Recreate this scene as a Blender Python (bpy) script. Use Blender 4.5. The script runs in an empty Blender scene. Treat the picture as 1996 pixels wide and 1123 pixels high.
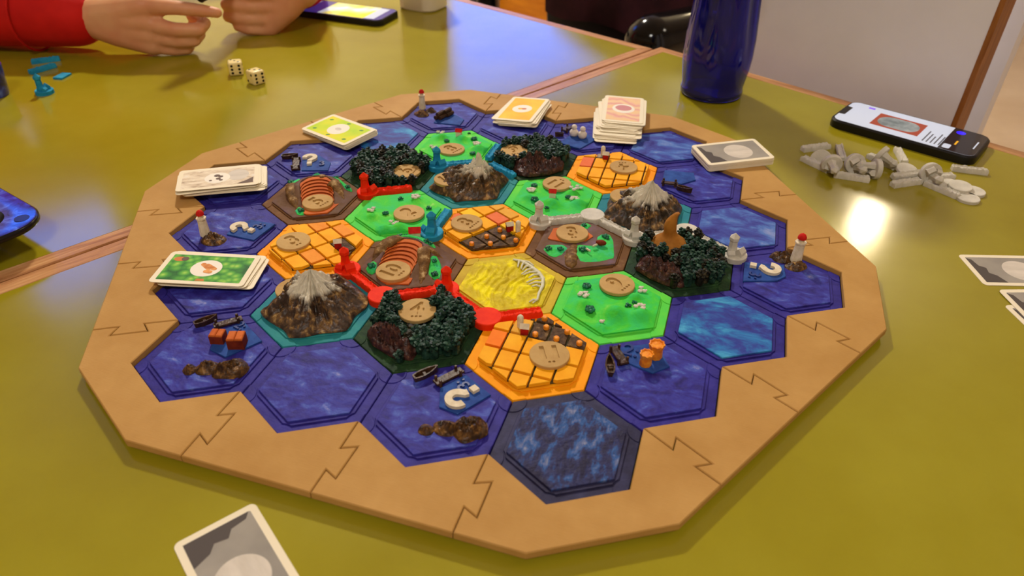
import bpy, math, random
from mathutils import Vector, Matrix, noise

# ------------------------------------------------------------------ scale and frame
S = 0.0456          # one hex side in metres; all modelling below is in hex sides
H0 = 0.74           # table height in metres
TZ = -0.2           # table surface in hex units (frame top is z = 0)
FLOOR = TZ - H0 / S
CAM = (3.672407684905228, -10.615442047155053, 6.80578389579047)
CR = ((0.9548173758796582, 0.2968010935611893, 0.015260720139162572),
      (-0.18659594525917544, 0.5587349041069316, 0.8080824587537166),
      (0.23131306044215993, -0.7744187612613086, 0.5888716755587601))
FPX = 1414.22


def W(p):
    return Vector((p[0] * S, p[1] * S, (p[2] - TZ) * S + H0))


def at(px, py, z=-0.03):
    """point of the horizontal plane z that the photograph shows at (px, py)"""
    a, b = (px - 998.0) / FPX, -(py - 561.5) / FPX
    d = [a * CR[0][i] + b * CR[1][i] - CR[2][i] for i in range(3)]
    t = (z - CAM[2]) / d[2]
    return (CAM[0] + t * d[0], CAM[1] + t * d[1], z)


def zm(x0, y0, s):
    """reader for positions noted in an enlarged crop"""
    return lambda X, Y, z=-0.03: at(x0 + X / s, y0 + Y / s, z)


scene = bpy.context.scene
COL = scene.collection
TU, TV = (0.474, 0.8805), (0.8805, -0.474)      # directions of the table edges


def uv(u, v, z=0.0):
    return (u * TU[0] + v * TV[0], u * TU[1] + v * TV[1], z)


TROT = math.atan2(TV[1], TV[0])                  # table v axis against world x

# ------------------------------------------------------------------ camera
cd = bpy.data.cameras.new('camera')
cd.sensor_width = 36.0
cd.lens = 36.0 * FPX / 1996.0
cd.clip_start = 0.01
cd.clip_end = 60
cd.dof.use_dof = True
cd.dof.focus_distance = 12.2 * S
cd.dof.aperture_fstop = 9.0
cam = bpy.data.objects.new('camera', cd)
COL.objects.link(cam)
m = Matrix(((CR[0][0], CR[1][0], CR[2][0]), (CR[0][1], CR[1][1], CR[2][1]), (CR[0][2], CR[1][2], CR[2][2]))).to_4x4()
m.translation = W(CAM)
cam.matrix_world = m
scene.camera = cam

# ------------------------------------------------------------------ light and exposure
world = bpy.data.worlds.new('world')
scene.world = world
world.use_nodes = True
bg = world.node_tree.nodes['Background']
bg.inputs[0].default_value = (0.10, 0.16, 0.35, 1)
bg.inputs[1].default_value = 0.6
scene.view_settings.view_transform = 'Standard'
scene.view_settings.look = 'None'
scene.view_settings.exposure = 0.1
scene.view_settings.gamma = 1.0
scene.view_settings.use_curve_mapping = False


CEIL = 46.0


def ceiling_light(u, v, z, size, power, col):
    ld = bpy.data.lights.new('ceiling_lamp_light', 'POINT' if z < CEIL - 4 else 'AREA')
    if ld.type == 'AREA':
        ld.shape = 'DISK'
        ld.size = size
    else:
        ld.shadow_soft_size = size / 2
    ld.energy = power
    ld.color = col
    lo = bpy.data.objects.new('ceiling_lamp_light', ld)
    lo.location = W(uv(u, v, z))
    COL.objects.link(lo)
    return lo


LAMPS = [(26, -42, 0.26, 84, (1.0, 0.93, 0.79)),     # over the far table: main shadows
         (78, -15.7, 0.12, 24, (1.0, 0.82, 0.5)),     # far end of the room: glint on the table
         (-26, 22, 0.5, 21, (1.0, 0.97, 0.92)),  # added front fill, unseen, lifts the white board
         (40, 30, 0.5, 7, (1.0, 0.92, 0.80))]  # added fill for the room's general brightness
for (u, v, sz, pw, cc) in LAMPS:
    ceiling_light(u, v, 38.0 if u > 70 else CEIL - 2.0, sz, pw, cc)

# ------------------------------------------------------------------ mesh building
class G:
    def __init__(self):
        self.v, self.f, self.m = [], [], []

    def add(self, vs, fs, mi=0):
        n = len(self.v)
        self.v.extend(tuple(p) for p in vs)
        for f in fs:
            self.f.append([i + n for i in f])
            self.m.append(mi)
        return self

    def put(self, g, loc=(0, 0, 0), rz=0.0, mat=None):
        M = (Matrix.Translation(loc) @ Matrix.Rotation(rz, 4, 'Z')) if mat is None else mat
        n = len(self.v)
        self.v.extend(tuple(M @ Vector(p)) for p in g.v)
        self.f.extend([[i + n for i in f] for f in g.f])
        self.m.extend(g.m)
        return self

    def prism(self, poly, z0, z1, b=0.0, mi=0, tmi=None, zf=None):
        poly = ccw(poly)
        n = len(poly)
        rings = [[(x, y, z0) for x, y in poly]]
        if b > 0:
            ins = offset(poly, b)
            rings.append([(x, y, z1 - b) for x, y in poly])
            rings.append([(x, y, z1) for x, y in ins])
        else:
            rings.append([(x, y, z1) for x, y in poly])
        k = len(self.v)
        for r in rings:
            self.v.extend(r)
        self.f.append([k + i for i in range(n - 1, -1, -1)])
        self.m.append(mi)
        for j in range(len(rings) - 1):
            a, c = k + j * n, k + (j + 1) * n
            for i in range(n):
                q = (i + 1) % n
                self.f.append([a + i, a + q, c + q, c + i])
                self.m.append(mi)
        a = k + (len(rings) - 1) * n
        self.f.append([a + i for i in range(n)])
        self.m.append(mi if tmi is None else tmi)
        return self

    def box(self, c, s, rz=0.0, b=0.0, mi=0):
        """c = centre of the bottom face"""
        hx, hy = s[0] / 2, s[1] / 2
        ca, sa = math.cos(rz), math.sin(rz)
        poly = [(c[0] + x * ca - y * sa, c[1] + x * sa + y * ca) for x, y in ((-hx, -hy), (hx, -hy), (hx, hy), (-hx, hy))]
        return self.prism(poly, c[2], c[2] + s[2], b, mi)

    def loft(self, rings, mi=0, cap0=True, cap1=True, closed=False):
        n = len(rings[0])
        k = len(self.v)
        for r in rings:
            self.v.extend(tuple(p) for p in r)
        L = len(rings)
        for j in range(L if closed else L - 1):
            a, c = k + j * n, k + ((j + 1) % L) * n
            for i in range(n):
                q = (i + 1) % n
                self.f.append([a + i, a + q, c + q, c + i])
                self.m.append(mi)
        if not closed:
            if cap0:
                self.f.append([k + i for i in range(n - 1, -1, -1)])
                self.m.append(mi)
            if cap1:
                a = k + (L - 1) * n
                self.f.append([a + i for i in range(n)])
                self.m.append(mi)
        return self

    def lathe(self, prof, n=24, c=(0, 0, 0), mi=0, mod=None):
        rings = []
        for r, z in prof:
            ring = []
            for i in range(n):
                a = 2 * math.pi * i / n
                rr = r if mod is None else mod(r, z, a)
                ring.append((c[0] + rr * math.cos(a), c[1] + rr * math.sin(a), c[2] + z))
            rings.append(ring)
        return self.loft(rings, mi)

    def tube(self, path, rad, n=10, squash=1.0, mi=0):
        rings = []
        P = [Vector(p) for p in path]
        for i, p in enumerate(P):
            d = (P[min(i + 1, len(P) - 1)] - P[max(i - 1, 0)]).normalized()
            up = Vector((0, 0, 1)) if abs(d.z) < 0.9 else Vector((1, 0, 0))
            s = d.cross(up).normalized()
            t = s.cross(d).normalized()
            r = rad[i] if isinstance(rad, (list, tuple)) else rad
            rings.append([p + s * (r * math.cos(2 * math.pi * k / n)) + t * (r * squash * math.sin(2 * math.pi * k / n)) for k in range(n)])
        return self.loft(rings, mi)

    def ball(self, c, r, sub=1, sq=(1, 1, 1), jit=0.0, mi=0):
        vs, fs = ICO[sub]
        out = []
        for x, y, z in vs:
            k = 1 + (jit * (random.random() - 0.5) if jit else 0)
            out.append((c[0] + x * r * sq[0] * k, c[1] + y * r * sq[1] * k, c[2] + z * r * sq[2] * k))
        return self.add(out, fs, mi)


def ccw(poly):
    a = sum(poly[i][0] * poly[(i + 1) % len(poly)][1] - poly[(i + 1) % len(poly)][0] * poly[i][1] for i in range(len(poly)))
    return [tuple(p[:2]) for p in (poly if a > 0 else poly[::-1])]


def offset(poly, d):
    """inward offset of a counter-clockwise polygon"""
    n = len(poly)
    out = []
    for i in range(n):
        p0, p1, p2 = poly[i - 1], poly[i], poly[(i + 1) % n]
        e1 = (p1[0] - p0[0], p1[1] - p0[1])
        e2 = (p2[0] - p1[0], p2[1] - p1[1])
        l1, l2 = math.hypot(*e1) or 1e-9, math.hypot(*e2) or 1e-9
        n1, n2 = (-e1[1] / l1, e1[0] / l1), (-e2[1] / l2, e2[0] / l2)
        bx, by = n1[0] + n2[0], n1[1] + n2[1]
        k = max(0.35, 1 + n1[0] * n2[0] + n1[1] * n2[1])
        out.append((p1[0] + bx * d / k, p1[1] + by * d / k))
    return out


def make_ico(sub):
    import bmesh
    bm = bmesh.new()
    bmesh.ops.create_icosphere(bm, subdivisions=sub, radius=1.0)
    r = ([tuple(v.co) for v in bm.verts], [[v.index for v in f.verts] for f in bm.faces])
    bm.free()
    return r


ICO = {i: make_ico(i) for i in (1, 2, 3)}


def circle(cx, cy, r, n=24, ry=None, rot=0.0):
    ry = r if ry is None else ry
    out = []
    for i in range(n):
        a = 2 * math.pi * i / n
        x, y = r * math.cos(a), ry * math.sin(a)
        out.append((cx + x * math.cos(rot) - y * math.sin(rot), cy + x * math.sin(rot) + y * math.cos(rot)))
    return out


def rrect(a, b, r, k=5):
    out = []
    for cx, cy, s in ((a / 2 - r, b / 2 - r, 0), (-a / 2 + r, b / 2 - r, 90), (-a / 2 + r, -b / 2 + r, 180), (a / 2 - r, -b / 2 + r, 270)):
        for i in range(k + 1):
            t = math.radians(s + 90 * i / k)
            out.append((cx + r * math.cos(t), cy + r * math.sin(t)))
    return out


def inside(p, poly):
    c = False
    n = len(poly)
    for i in range(n):
        a, b = poly[i], poly[(i + 1) % n]
        if (a[1] > p[1]) != (b[1] > p[1]) and p[0] < (b[0] - a[0]) * (p[1] - a[1]) / (b[1] - a[1]) + a[0]:
            c = not c
    return c


def clip(poly, hexp):
    """convex clip of poly by the counter-clockwise polygon hexp"""
    out = list(poly)
    n = len(hexp)
    for i in range(n):
        a, b = hexp[i], hexp[(i + 1) % n]
        src, out = out, []
        if not src:
            break
        sd = lambda p: (b[0] - a[0]) * (p[1] - a[1]) - (b[1] - a[1]) * (p[0] - a[0])
        for j in range(len(src)):
            p, q = src[j], src[(j + 1) % len(src)]
            sp, sq = sd(p), sd(q)
            if sp >= 0:
                out.append(p)
            if (sp >= 0) != (sq >= 0):
                t = sp / (sp - sq)
                out.append((p[0] + t * (q[0] - p[0]), p[1] + t * (q[1] - p[1])))
    return out


def area(poly):
    return 0.5 * abs(sum(poly[i][0] * poly[(i + 1) % len(poly)][1] - poly[(i + 1) % len(poly)][0] * poly[i][1] for i in range(len(poly))))


def fbm(x, y, z=0.0, s=1.0, o=4):
    return noise.fractal(Vector((x * s, y * s, z * s)), 1.0, 2.0, o)


def starfield(poly, zf, zb, nr=10, na=48, cen=None):
    """closed relief over a star-shaped outline; zf(x, y, t) with t = 0 at the middle and 1 at the edge"""
    cx, cy = cen or (sum(p[0] for p in poly) / len(poly), sum(p[1] for p in poly) / len(poly))
    n = len(poly)
    bd = []
    for i in range(na):
        a = 2 * math.pi * i / na
        dx, dy = math.cos(a), math.sin(a)
        best = 1e-3
        for j in range(n):
            p, q = poly[j], poly[(j + 1) % n]
            ex, ey = q[0] - p[0], q[1] - p[1]
            den = dx * ey - dy * ex
            if abs(den) < 1e-12:
                continue
            t = ((p[0] - cx) * ey - (p[1] - cy) * ex) / den
            s = ((p[0] - cx) * dy - (p[1] - cy) * dx) / den
            if t > 0 and -1e-9 <= s <= 1 + 1e-9:
                best = max(best, t)
        bd.append((dx * best, dy * best))
    g = G()
    vs = [(cx, cy, zf(cx, cy, 0.0))]
    fs = []
    for k in range(1, nr + 1):
        t = k / nr
        for dx, dy in bd:
            x, y = cx + dx * t, cy + dy * t
            vs.append((x, y, zf(x, y, t)))
    for dx, dy in bd:
        vs.append((cx + dx, cy + dy, zb))
    for i in range(na):
        q = (i + 1) % na
        fs.append([0, 1 + i, 1 + q])
        for k in range(nr):
            a, b = 1 + k * na, 1 + (k + 1) * na
            fs.append([a + i, b + i, b + q, a + q])
    b = 1 + nr * na
    fs.append([b + i for i in range(na - 1, -1, -1)])
    g.add(vs, fs)
    return g


ORG = {}


def obj(name, g, mats, parent=None, org=None, smooth=32, rot=None, kind=None):
    """link g as ONE mesh object. org: point of the geometry's own frame that becomes the object's origin.
    With a parent the geometry is given in the same frame as the parent's own position."""
    if parent is not None and org is None:
        org = ORG[parent.name]
    if org is None:
        org = (0, 0, 0)
    me = bpy.data.meshes.new(name)
    me.from_pydata([((x - org[0]) * S, (y - org[1]) * S, (z - org[2]) * S) for x, y, z in g.v], [], g.f)
    if not isinstance(mats, (list, tuple)):
        mats = [mats]
    for mt in mats:
        me.materials.append(mt)
    if len(mats) > 1:
        me.polygons.foreach_set('material_index', g.m)
    if smooth:
        me.polygons.foreach_set('use_smooth', [True] * len(me.polygons))
        me.set_sharp_from_angle(angle=math.radians(smooth))
    me.update()
    o = bpy.data.objects.new(name, me)
    COL.objects.link(o)
    if parent is not None:
        o.parent = parent
        b = ORG[parent.name]
        o.location = Vector((org[0] - b[0], org[1] - b[1], org[2] - b[2])) * S
    else:
        o.location = W(org)
    ORG[o.name] = org
    if rot is not None:
        o.rotation_euler = rot
    if kind:
        o['kind'] = kind
    return o


def share(src, parent, loc, rot=(0, 0, 0), scale=1.0, name=None):
    """another object on the same mesh; loc in hex units relative to the parent"""
    o = bpy.data.objects.new(name or src.name.split('.')[0], src.data)
    COL.objects.link(o)
    o.parent = parent
    o.location = Vector(loc) * S
    o.rotation_euler = rot
    o.scale = (scale, scale, scale) if not isinstance(scale, tuple) else scale
    return o


def tag(o, label, cat, group=None):
    o['label'] = label
    o['category'] = cat
    if group:
        o['group'] = group
    return o


def thing(name, label, cat, loc=(0, 0, 0), rot=(0, 0, 0), group=None):
    o = bpy.data.objects.new(name, None)
    o.empty_display_size = 0.01
    COL.objects.link(o)
    o.location = W(loc)
    o.rotation_euler = rot
    ORG[o.name] = loc
    return tag(o, label, cat, group)


def structure(o):
    o['kind'] = 'structure'
    return o


def mesh_from(me):
    g = G()
    g.add([tuple(v.co) for v in me.vertices], [list(p.vertices) for p in me.polygons])
    return g


def text_geo(body, size, depth, bold=0.0):
    cu = bpy.data.curves.new('lettering', 'FONT')
    cu.body = body
    cu.size = size
    cu.extrude = depth / 2
    cu.offset = bold
    cu.align_x = 'CENTER'
    cu.align_y = 'CENTER'
    cu.resolution_u = 3
    o = bpy.data.objects.new('lettering', cu)
    COL.objects.link(o)
    dg = bpy.context.evaluated_depsgraph_get()
    me = bpy.data.meshes.new_from_object(o.evaluated_get(dg))
    g = mesh_from(me)
    xs = [p[0] for p in g.v]
    ys = [p[1] for p in g.v]
    mx, my = (min(xs) + max(xs)) / 2, (min(ys) + max(ys)) / 2
    g.v = [(x - mx, y - my, z) for x, y, z in g.v]
    bpy.data.objects.remove(o)
    bpy.data.meshes.remove(me)
    bpy.data.curves.remove(cu)
    return g


def evaluate(g, setup):
    """run g through modifiers and hand back the result"""
    me = bpy.data.meshes.new('work')
    me.from_pydata(g.v, [], g.f)
    o = bpy.data.objects.new('work', me)
    COL.objects.link(o)
    extra = setup(o) or []
    dg = bpy.context.evaluated_depsgraph_get()
    dg.update()
    r = bpy.data.meshes.new_from_object(o.evaluated_get(dg))
    out = mesh_from(r)
    for x in [o] + extra:
        d = x.data
        bpy.data.objects.remove(x)
        bpy.data.meshes.remove(d)
    bpy.data.meshes.remove(r)
    return out


# ------------------------------------------------------------------ materials
def lin(c):
    f = lambda x: (x / 255.0) / 12.92 if x <= 10.3 else (((x / 255.0) + 0.055) / 1.055) ** 2.4
    return (f(c[0]), f(c[1]), f(c[2]), 1.0)


def mat(name, col, rough=0.5, ramp=None, scale=3.0, detail=4.0, dist=0.0, stretch=(1, 1, 1), space='Object',
        bump=0.0, bscale=12.0, bdetail=3.0, bstretch=(1, 1, 1), spec=0.3, metal=0.0, coat=0.0, coat_rough=0.1, emit=0.0, trans=0.0, ior=1.5,
        tex='noise', rvar=0.0, sss=0.0):
    """ramp: list of (position, colour) driven by a noise of `scale` cycles per hex side"""
    m = bpy.data.materials.new(name)
    m.use_nodes = True
    nt = m.node_tree
    N, L = nt.nodes, nt.links
    p = N['Principled BSDF']
    p.inputs['Base Color'].default_value = lin(col)
    p.inputs['Roughness'].default_value = rough
    p.inputs['Specular IOR Level'].default_value = spec
    p.inputs['Metallic'].default_value = metal
    p.inputs['Coat Weight'].default_value = coat
    p.inputs['Coat Roughness'].default_value = coat_rough
    p.inputs['IOR'].default_value = ior
    p.inputs['Transmission Weight'].default_value = trans
    if sss:
        p.inputs['Subsurface Weight'].default_value = sss
        p.inputs['Subsurface Radius'].default_value = (0.008, 0.003, 0.0015)
    if emit:
        p.inputs['Emission Strength'].default_value = emit
        p.inputs['Emission Color'].default_value = lin(col)

    def coords(st):
        if space == 'World':
            tc = N.new('ShaderNodeNewGeometry')
            out = tc.outputs['Position']
        else:
            tc = N.new('ShaderNodeTexCoord')
            out = tc.outputs[space]
        mp = N.new('ShaderNodeMapping')
        mp.inputs['Scale'].default_value = (st[0], st[1], st[2])
        L.new(out, mp.inputs['Vector'])
        return mp.outputs['Vector']

    if ramp:
        if tex == 'voronoi':
            t = N.new('ShaderNodeTexVoronoi')
            fac = t.outputs['Distance']
        elif tex == 'cells':
            t = N.new('ShaderNodeTexVoronoi')
            fac = t.outputs['Color']
        elif tex == 'wave':
            t = N.new('ShaderNodeTexWave')
            t.inputs['Distortion'].default_value = dist
            t.inputs['Detail'].default_value = detail
            fac = t.outputs['Fac']
        else:
            t = N.new('ShaderNodeTexNoise')
            t.inputs['Detail'].default_value = detail
            t.inputs['Distortion'].default_value = dist
            t.inputs['Roughness'].default_value = 0.6
            fac = t.outputs['Fac']
        t.inputs['Scale'].default_value = scale / S
        L.new(coords(stretch), t.inputs['Vector'])
        cr = N.new('ShaderNodeValToRGB')
        el = cr.color_ramp.elements
        while len(el) < len(ramp):
            el.new(0.5)
        for e, (pos, c) in zip(el, ramp):
            e.position = pos
            e.color = lin(c)
        L.new(fac, cr.inputs['Fac'])
        L.new(cr.outputs['Color'], p.inputs['Base Color'])
        if emit:
            L.new(cr.outputs['Color'], p.inputs['Emission Color'])
        if rvar:
            mr = N.new('ShaderNodeMapRange')
            mr.inputs['To Min'].default_value = rough - rvar
            mr.inputs['To Max'].default_value = rough + rvar
            L.new(fac, mr.inputs['Value'])
            L.new(mr.outputs['Result'], p.inputs['Roughness'])
    if bump:
        t2 = N.new('ShaderNodeTexNoise')
        t2.inputs['Scale'].default_value = bscale / S
        t2.inputs['Detail'].default_value = bdetail
        L.new(coords(bstretch), t2.inputs['Vector'])
        b = N.new('ShaderNodeBump')
        b.inputs['Strength'].default_value = min(1.0, bump)
        b.inputs['Distance'].default_value = 0.03 * S
        L.new(t2.outputs['Fac'], b.inputs['Height'])
        L.new(b.outputs['Normal'], p.inputs['Normal'])
    return m


M = {}
M['laminate'] = mat('olive_laminate', (150, 138, 26), 0.15, ramp=[(0.25, (140, 126, 20)), (0.5, (150, 138, 26)), (0.78, (160, 150, 38))], scale=0.28, detail=6,
                    space='World', bump=0.02, bscale=2.0, spec=0.5, rvar=0.05)
M['edging'] = mat('beech_edging', (190, 135, 85), 0.4, ramp=[(0.3, (150, 98, 58)), (0.5, (186, 132, 84)), (0.72, (208, 160, 110))], scale=0.9, detail=6, dist=0.4,
                  stretch=(1, 12, 6), bump=0.15, bscale=3, bstretch=(1, 14, 6))
M['frame'] = mat('tan_print', (184, 140, 76), 0.68, ramp=[(0.3, (177, 132, 69)), (0.7, (192, 148, 84))], scale=1.2, detail=5, space='World', bump=0.10, bscale=7, bstretch=(1, 9, 1), spec=0.16)
SEA = [(0.30, (30, 24, 96)), (0.44, (46, 40, 134)), (0.54, (54, 56, 156)), (0.62, (70, 88, 176)), (0.72, (136, 136, 190))]
M['sea'] = mat('indigo_sea_paint', (46, 40, 135), 0.6, ramp=SEA, scale=2.8, detail=10, dist=0.45, stretch=(1, 1.7, 1), space='World', bump=0.5, bscale=9, spec=0.2)
M['sea_edge'] = mat('indigo_paint', (44, 36, 130), 0.6, ramp=[(0.35, (38, 30, 118)), (0.7, (54, 48, 148))], scale=4, detail=7, space='World', bump=0.25, bscale=14, spec=0.2)
M['sea_turq'] = mat('turquoise_sea_paint', (46, 40, 135), 0.6,
                    ramp=[(0.34, (40, 34, 118)), (0.46, (44, 62, 150)), (0.55, (40, 112, 180)), (0.66, (66, 160, 205)), (0.8, (150, 150, 200))],
                    scale=1.6, detail=11, dist=0.5, stretch=(1, 1.8, 1), space='World', bump=0.5, bscale=9, spec=0.2)
M['sea_pale_sheen'] = mat('sea_paint_with_window_sheen', (46, 40, 135), 0.6,  # streaked paint, paled to carry the window's reflection in its colour
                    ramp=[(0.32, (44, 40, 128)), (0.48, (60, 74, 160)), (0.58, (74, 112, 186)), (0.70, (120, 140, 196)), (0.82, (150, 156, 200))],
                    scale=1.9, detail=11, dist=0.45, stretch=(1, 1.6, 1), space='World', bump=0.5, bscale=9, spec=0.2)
M['sea_slate'] = mat('slate_sea_paint', (40, 40, 70), 0.6,
                     ramp=[(0.36, (33, 31, 60)), (0.49, (44, 48, 92)), (0.56, (42, 84, 146)), (0.63, (92, 104, 146)), (0.76, (166, 170, 186))],
                     scale=3.2, detail=12, dist=0.25, stretch=(2.2, 1, 1), space='World', bump=0.7, bscale=14, spec=0.2)
M['slate'] = mat('slate_paint', (44, 42, 74), 0.6, ramp=[(0.35, (36, 34, 62)), (0.7, (56, 56, 92))], scale=4, detail=7, space='World', bump=0.25, bscale=14, spec=0.2)
M['plaque'] = mat('harbour_plaque_blue', (38, 72, 150), 0.68, ramp=[(0.35, (30, 58, 132)), (0.7, (46, 88, 164))], scale=5, detail=6, space='World', bump=0.15, spec=0.16)
M['plaque_text'] = mat('harbour_number_blue', (26, 50, 120), 0.4)
M['wood_dark'] = mat('boat_brown', (66, 42, 24), 0.42, ramp=[(0.35, (44, 28, 18)), (0.6, (74, 48, 28)), (0.8, (128, 92, 58))], scale=9, detail=6, bump=0.4, bscale=18)
M['rock'] = mat('rock_bronze', (70, 46, 22), 0.42, ramp=[(0.36, (40, 25, 14)), (0.52, (78, 50, 22)), (0.63, (128, 90, 40)), (0.78, (196, 162, 100))], scale=11, detail=7, dist=0.4,
                space='World', bump=0.9, bscale=12, spec=0.3)
M['rock_purple'] = mat('rock_purple_brown', (62, 36, 32), 0.42, ramp=[(0.36, (34, 19, 18)), (0.54, (70, 40, 34)), (0.66, (104, 66, 50)), (0.80, (190, 150, 120))], scale=12, detail=7,
                       space='World', bump=0.9, bscale=13, spec=0.3)
M['orange'] = mat('field_orange', (250, 158, 8), 0.68, ramp=[(0.3, (244, 148, 4)), (0.7, (252, 168, 16))], scale=2.5, detail=4, space='World', bump=0.1, bscale=16, spec=0.16)
M['f_gold'] = mat('field_gold', (248, 172, 20), 0.68, ramp=[(0.3, (242, 160, 12)), (0.7, (252, 182, 28))], scale=3, detail=4, space='World', bump=0.12, bscale=18, bstretch=(1, 4, 1), spec=0.16)
M['f_deep'] = mat('field_deep_orange', (250, 124, 18), 0.68, ramp=[(0.3, (240, 112, 14)), (0.7, (252, 136, 30))], scale=3, space='World', bump=0.12, bscale=18, spec=0.16)
M['f_mid'] = mat('field_mid_orange', (240, 146, 40), 0.68, ramp=[(0.3, (232, 136, 32)), (0.7, (244, 156, 52))], scale=3, space='World', bump=0.12, bscale=18, spec=0.16)
M['f_salmon'] = mat('field_salmon', (238, 116, 62), 0.68, ramp=[(0.3, (228, 108, 52)), (0.7, (240, 126, 74))], scale=3, space='World', bump=0.12, bscale=18, spec=0.16)
M['f_pale'] = mat('field_pale_ochre', (232, 168, 52), 0.68, ramp=[(0.3, (224, 158, 44)), (0.7, (238, 178, 60))], scale=3, space='World', bump=0.12, bscale=18, spec=0.16)
M['f_yellow'] = mat('field_yellow', (252, 196, 24), 0.68, ramp=[(0.3, (246, 186, 18)), (0.7, (252, 204, 34))], scale=3, space='World', bump=0.12, bscale=18, spec=0.16)
M['f_groove'] = mat('field_groove_dark', (60, 58, 34), 0.6, ramp=[(0.3, (42, 44, 32)), (0.7, (84, 70, 30))], scale=6, space='World')
M['soil'] = mat('ploughed_soil', (84, 60, 38), 0.68, ramp=[(0.35, (60, 42, 28)), (0.55, (92, 68, 44)), (0.75, (150, 122, 84))], scale=9, detail=8, space='World', bump=0.8, bscale=18, spec=0.16)
M['stone'] = mat('yard_stone', (150, 132, 110), 0.55, ramp=[(0.4, (110, 92, 72)), (0.65, (176, 160, 140))], scale=9, space='World', bump=0.5)
M['bale'] = mat('hay_bale_orange', (246, 150, 24), 0.5, ramp=[(0.35, (226, 122, 14)), (0.7, (252, 170, 44))], scale=8, bump=0.5, bscale=20)
M['barn_red'] = mat('barn_red', (150, 22, 18), 0.68, ramp=[(0.3, (120, 14, 12)), (0.7, (176, 30, 24))], scale=8, spec=0.16)
M['roof_red'] = mat('roof_red', (206, 26, 20), 0.68, ramp=[(0.3, (180, 16, 14)), (0.7, (222, 40, 30))], scale=8, bump=0.2, bscale=20, spec=0.16)
M['cream'] = mat('cream_paint', (226, 212, 184), 0.68, ramp=[(0.3, (206, 190, 158)), (0.7, (236, 224, 200))], scale=8, spec=0.16)
M['green'] = mat('pasture_green', (58, 200, 72), 0.68, ramp=[(0.30, (50, 196, 116)), (0.45, (56, 202, 88)), (0.56, (66, 205, 60)), (0.66, (98, 211, 62)), (0.76, (176, 226, 126))],
                 scale=2.4, detail=7, dist=0.6, space='World', bump=0.35, bscale=14, spec=0.16)
M['green_edge'] = mat('pasture_edge_green', (84, 212, 72), 0.68, ramp=[(0.3, (70, 208, 84)), (0.7, (104, 218, 64))], scale=2, detail=5, space='World', bump=0.2, bscale=14, spec=0.16)
M['sheep'] = mat('sheep_white', (226, 216, 204), 0.55, bump=0.4, bscale=25)
M['bush'] = mat('bush_teal_green', (16, 104, 70), 0.4, ramp=[(0.35, (10, 78, 54)), (0.7, (30, 136, 96))], scale=10, bump=0.7, bscale=22)
M['hill'] = mat('clay_hill_brown', (104, 74, 50), 0.68, ramp=[(0.30, (88, 58, 36)), (0.48, (104, 74, 50)), (0.62, (112, 86, 82)), (0.78, (126, 100, 140))], scale=1.3, detail=6, dist=0.3,
                space='World', bump=0.3, bscale=12, spec=0.16)
M['hill_edge'] = mat('clay_edge_brown', (110, 72, 38), 0.68, ramp=[(0.3, (94, 60, 32)), (0.6, (116, 78, 42)), (0.82, (168, 134, 90))], scale=3, detail=7, space='World', bump=0.25, bscale=14, spec=0.16)
M['ridge'] = mat('ridge_dry_brushed', (120, 84, 46), 0.68, ramp=[(0.34, (84, 56, 26)), (0.54, (124, 90, 48)), (0.68, (192, 164, 116))], scale=7, detail=7, space='World', bump=0.8, bscale=14, spec=0.16)
M['clay'] = mat('clay_orange', (196, 96, 36), 0.68, ramp=[(0.3, (180, 82, 26)), (0.7, (208, 110, 44))], scale=3, space='World', bump=0.2, bscale=16, spec=0.16)
M['clay_dark'] = mat('clay_step_red', (120, 40, 20), 0.68, ramp=[(0.3, (92, 26, 14)), (0.7, (146, 56, 26))], scale=4, space='World', bump=0.25, bscale=16, spec=0.16)
M['patch'] = mat('grass_patch_green', (56, 196, 100), 0.68, ramp=[(0.32, (60, 196, 140)), (0.5, (52, 194, 86)), (0.66, (70, 204, 84)), (0.8, (160, 218, 140))], scale=4, detail=7, space='World', bump=0.5, bscale=14, spec=0.16)
M['teal'] = mat('mountain_teal', (42, 132, 140), 0.68, ramp=[(0.3, (34, 118, 140)), (0.6, (44, 136, 138)), (0.8, (66, 156, 150))], scale=2, detail=5, space='World', bump=0.2, bscale=14, spec=0.16)
M['forest_base'] = mat('forest_floor_green', (34, 58, 34), 0.68, ramp=[(0.32, (24, 42, 30)), (0.55, (36, 64, 36)), (0.72, (58, 92, 50)), (0.84, (110, 132, 84))], scale=4, detail=8, space='World', bump=0.5, bscale=14, spec=0.16)
M['tree'] = mat('tree_dark_green', (18, 40, 30), 0.5, ramp=[(0.32, (9, 22, 17)), (0.48, (24, 52, 40)), (0.62, (44, 78, 62)), (0.78, (92, 120, 100))], scale=9, detail=5, space='World', bump=0.6, bscale=20, spec=0.22)
M['tree_brown'] = mat('tree_brown_tint', (40, 34, 20), 0.5, ramp=[(0.34, (16, 16, 10)), (0.58, (42, 38, 24)), (0.76, (96, 84, 52))], scale=9, detail=5, space='World', bump=0.6, bscale=20, spec=0.22)
M['desert'] = mat('desert_sand', (206, 184, 40), 0.68, ramp=[(0.34, (196, 172, 36)), (0.5, (214, 194, 36)), (0.6, (240, 224, 14)), (0.8, (250, 238, 50))], scale=3.2, detail=6, dist=0.6, space='World', bump=0.5, bscale=14, spec=0.16)
M['desert_edge'] = mat('desert_edge_ochre', (198, 168, 44), 0.68, ramp=[(0.3, (186, 152, 40)), (0.7, (214, 188, 52))], scale=2, space='World', bump=0.2, bscale=14, spec=0.16)
M['bone'] = mat('bone_white', (212, 208, 178), 0.5, bump=0.5, bscale=16)
M['token'] = mat('token_tan', (188, 152, 92), 0.68, ramp=[(0.3, (180, 142, 84)), (0.7, (198, 162, 102))], scale=3, space='World', bump=0.12, bscale=20, spec=0.16)
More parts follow.
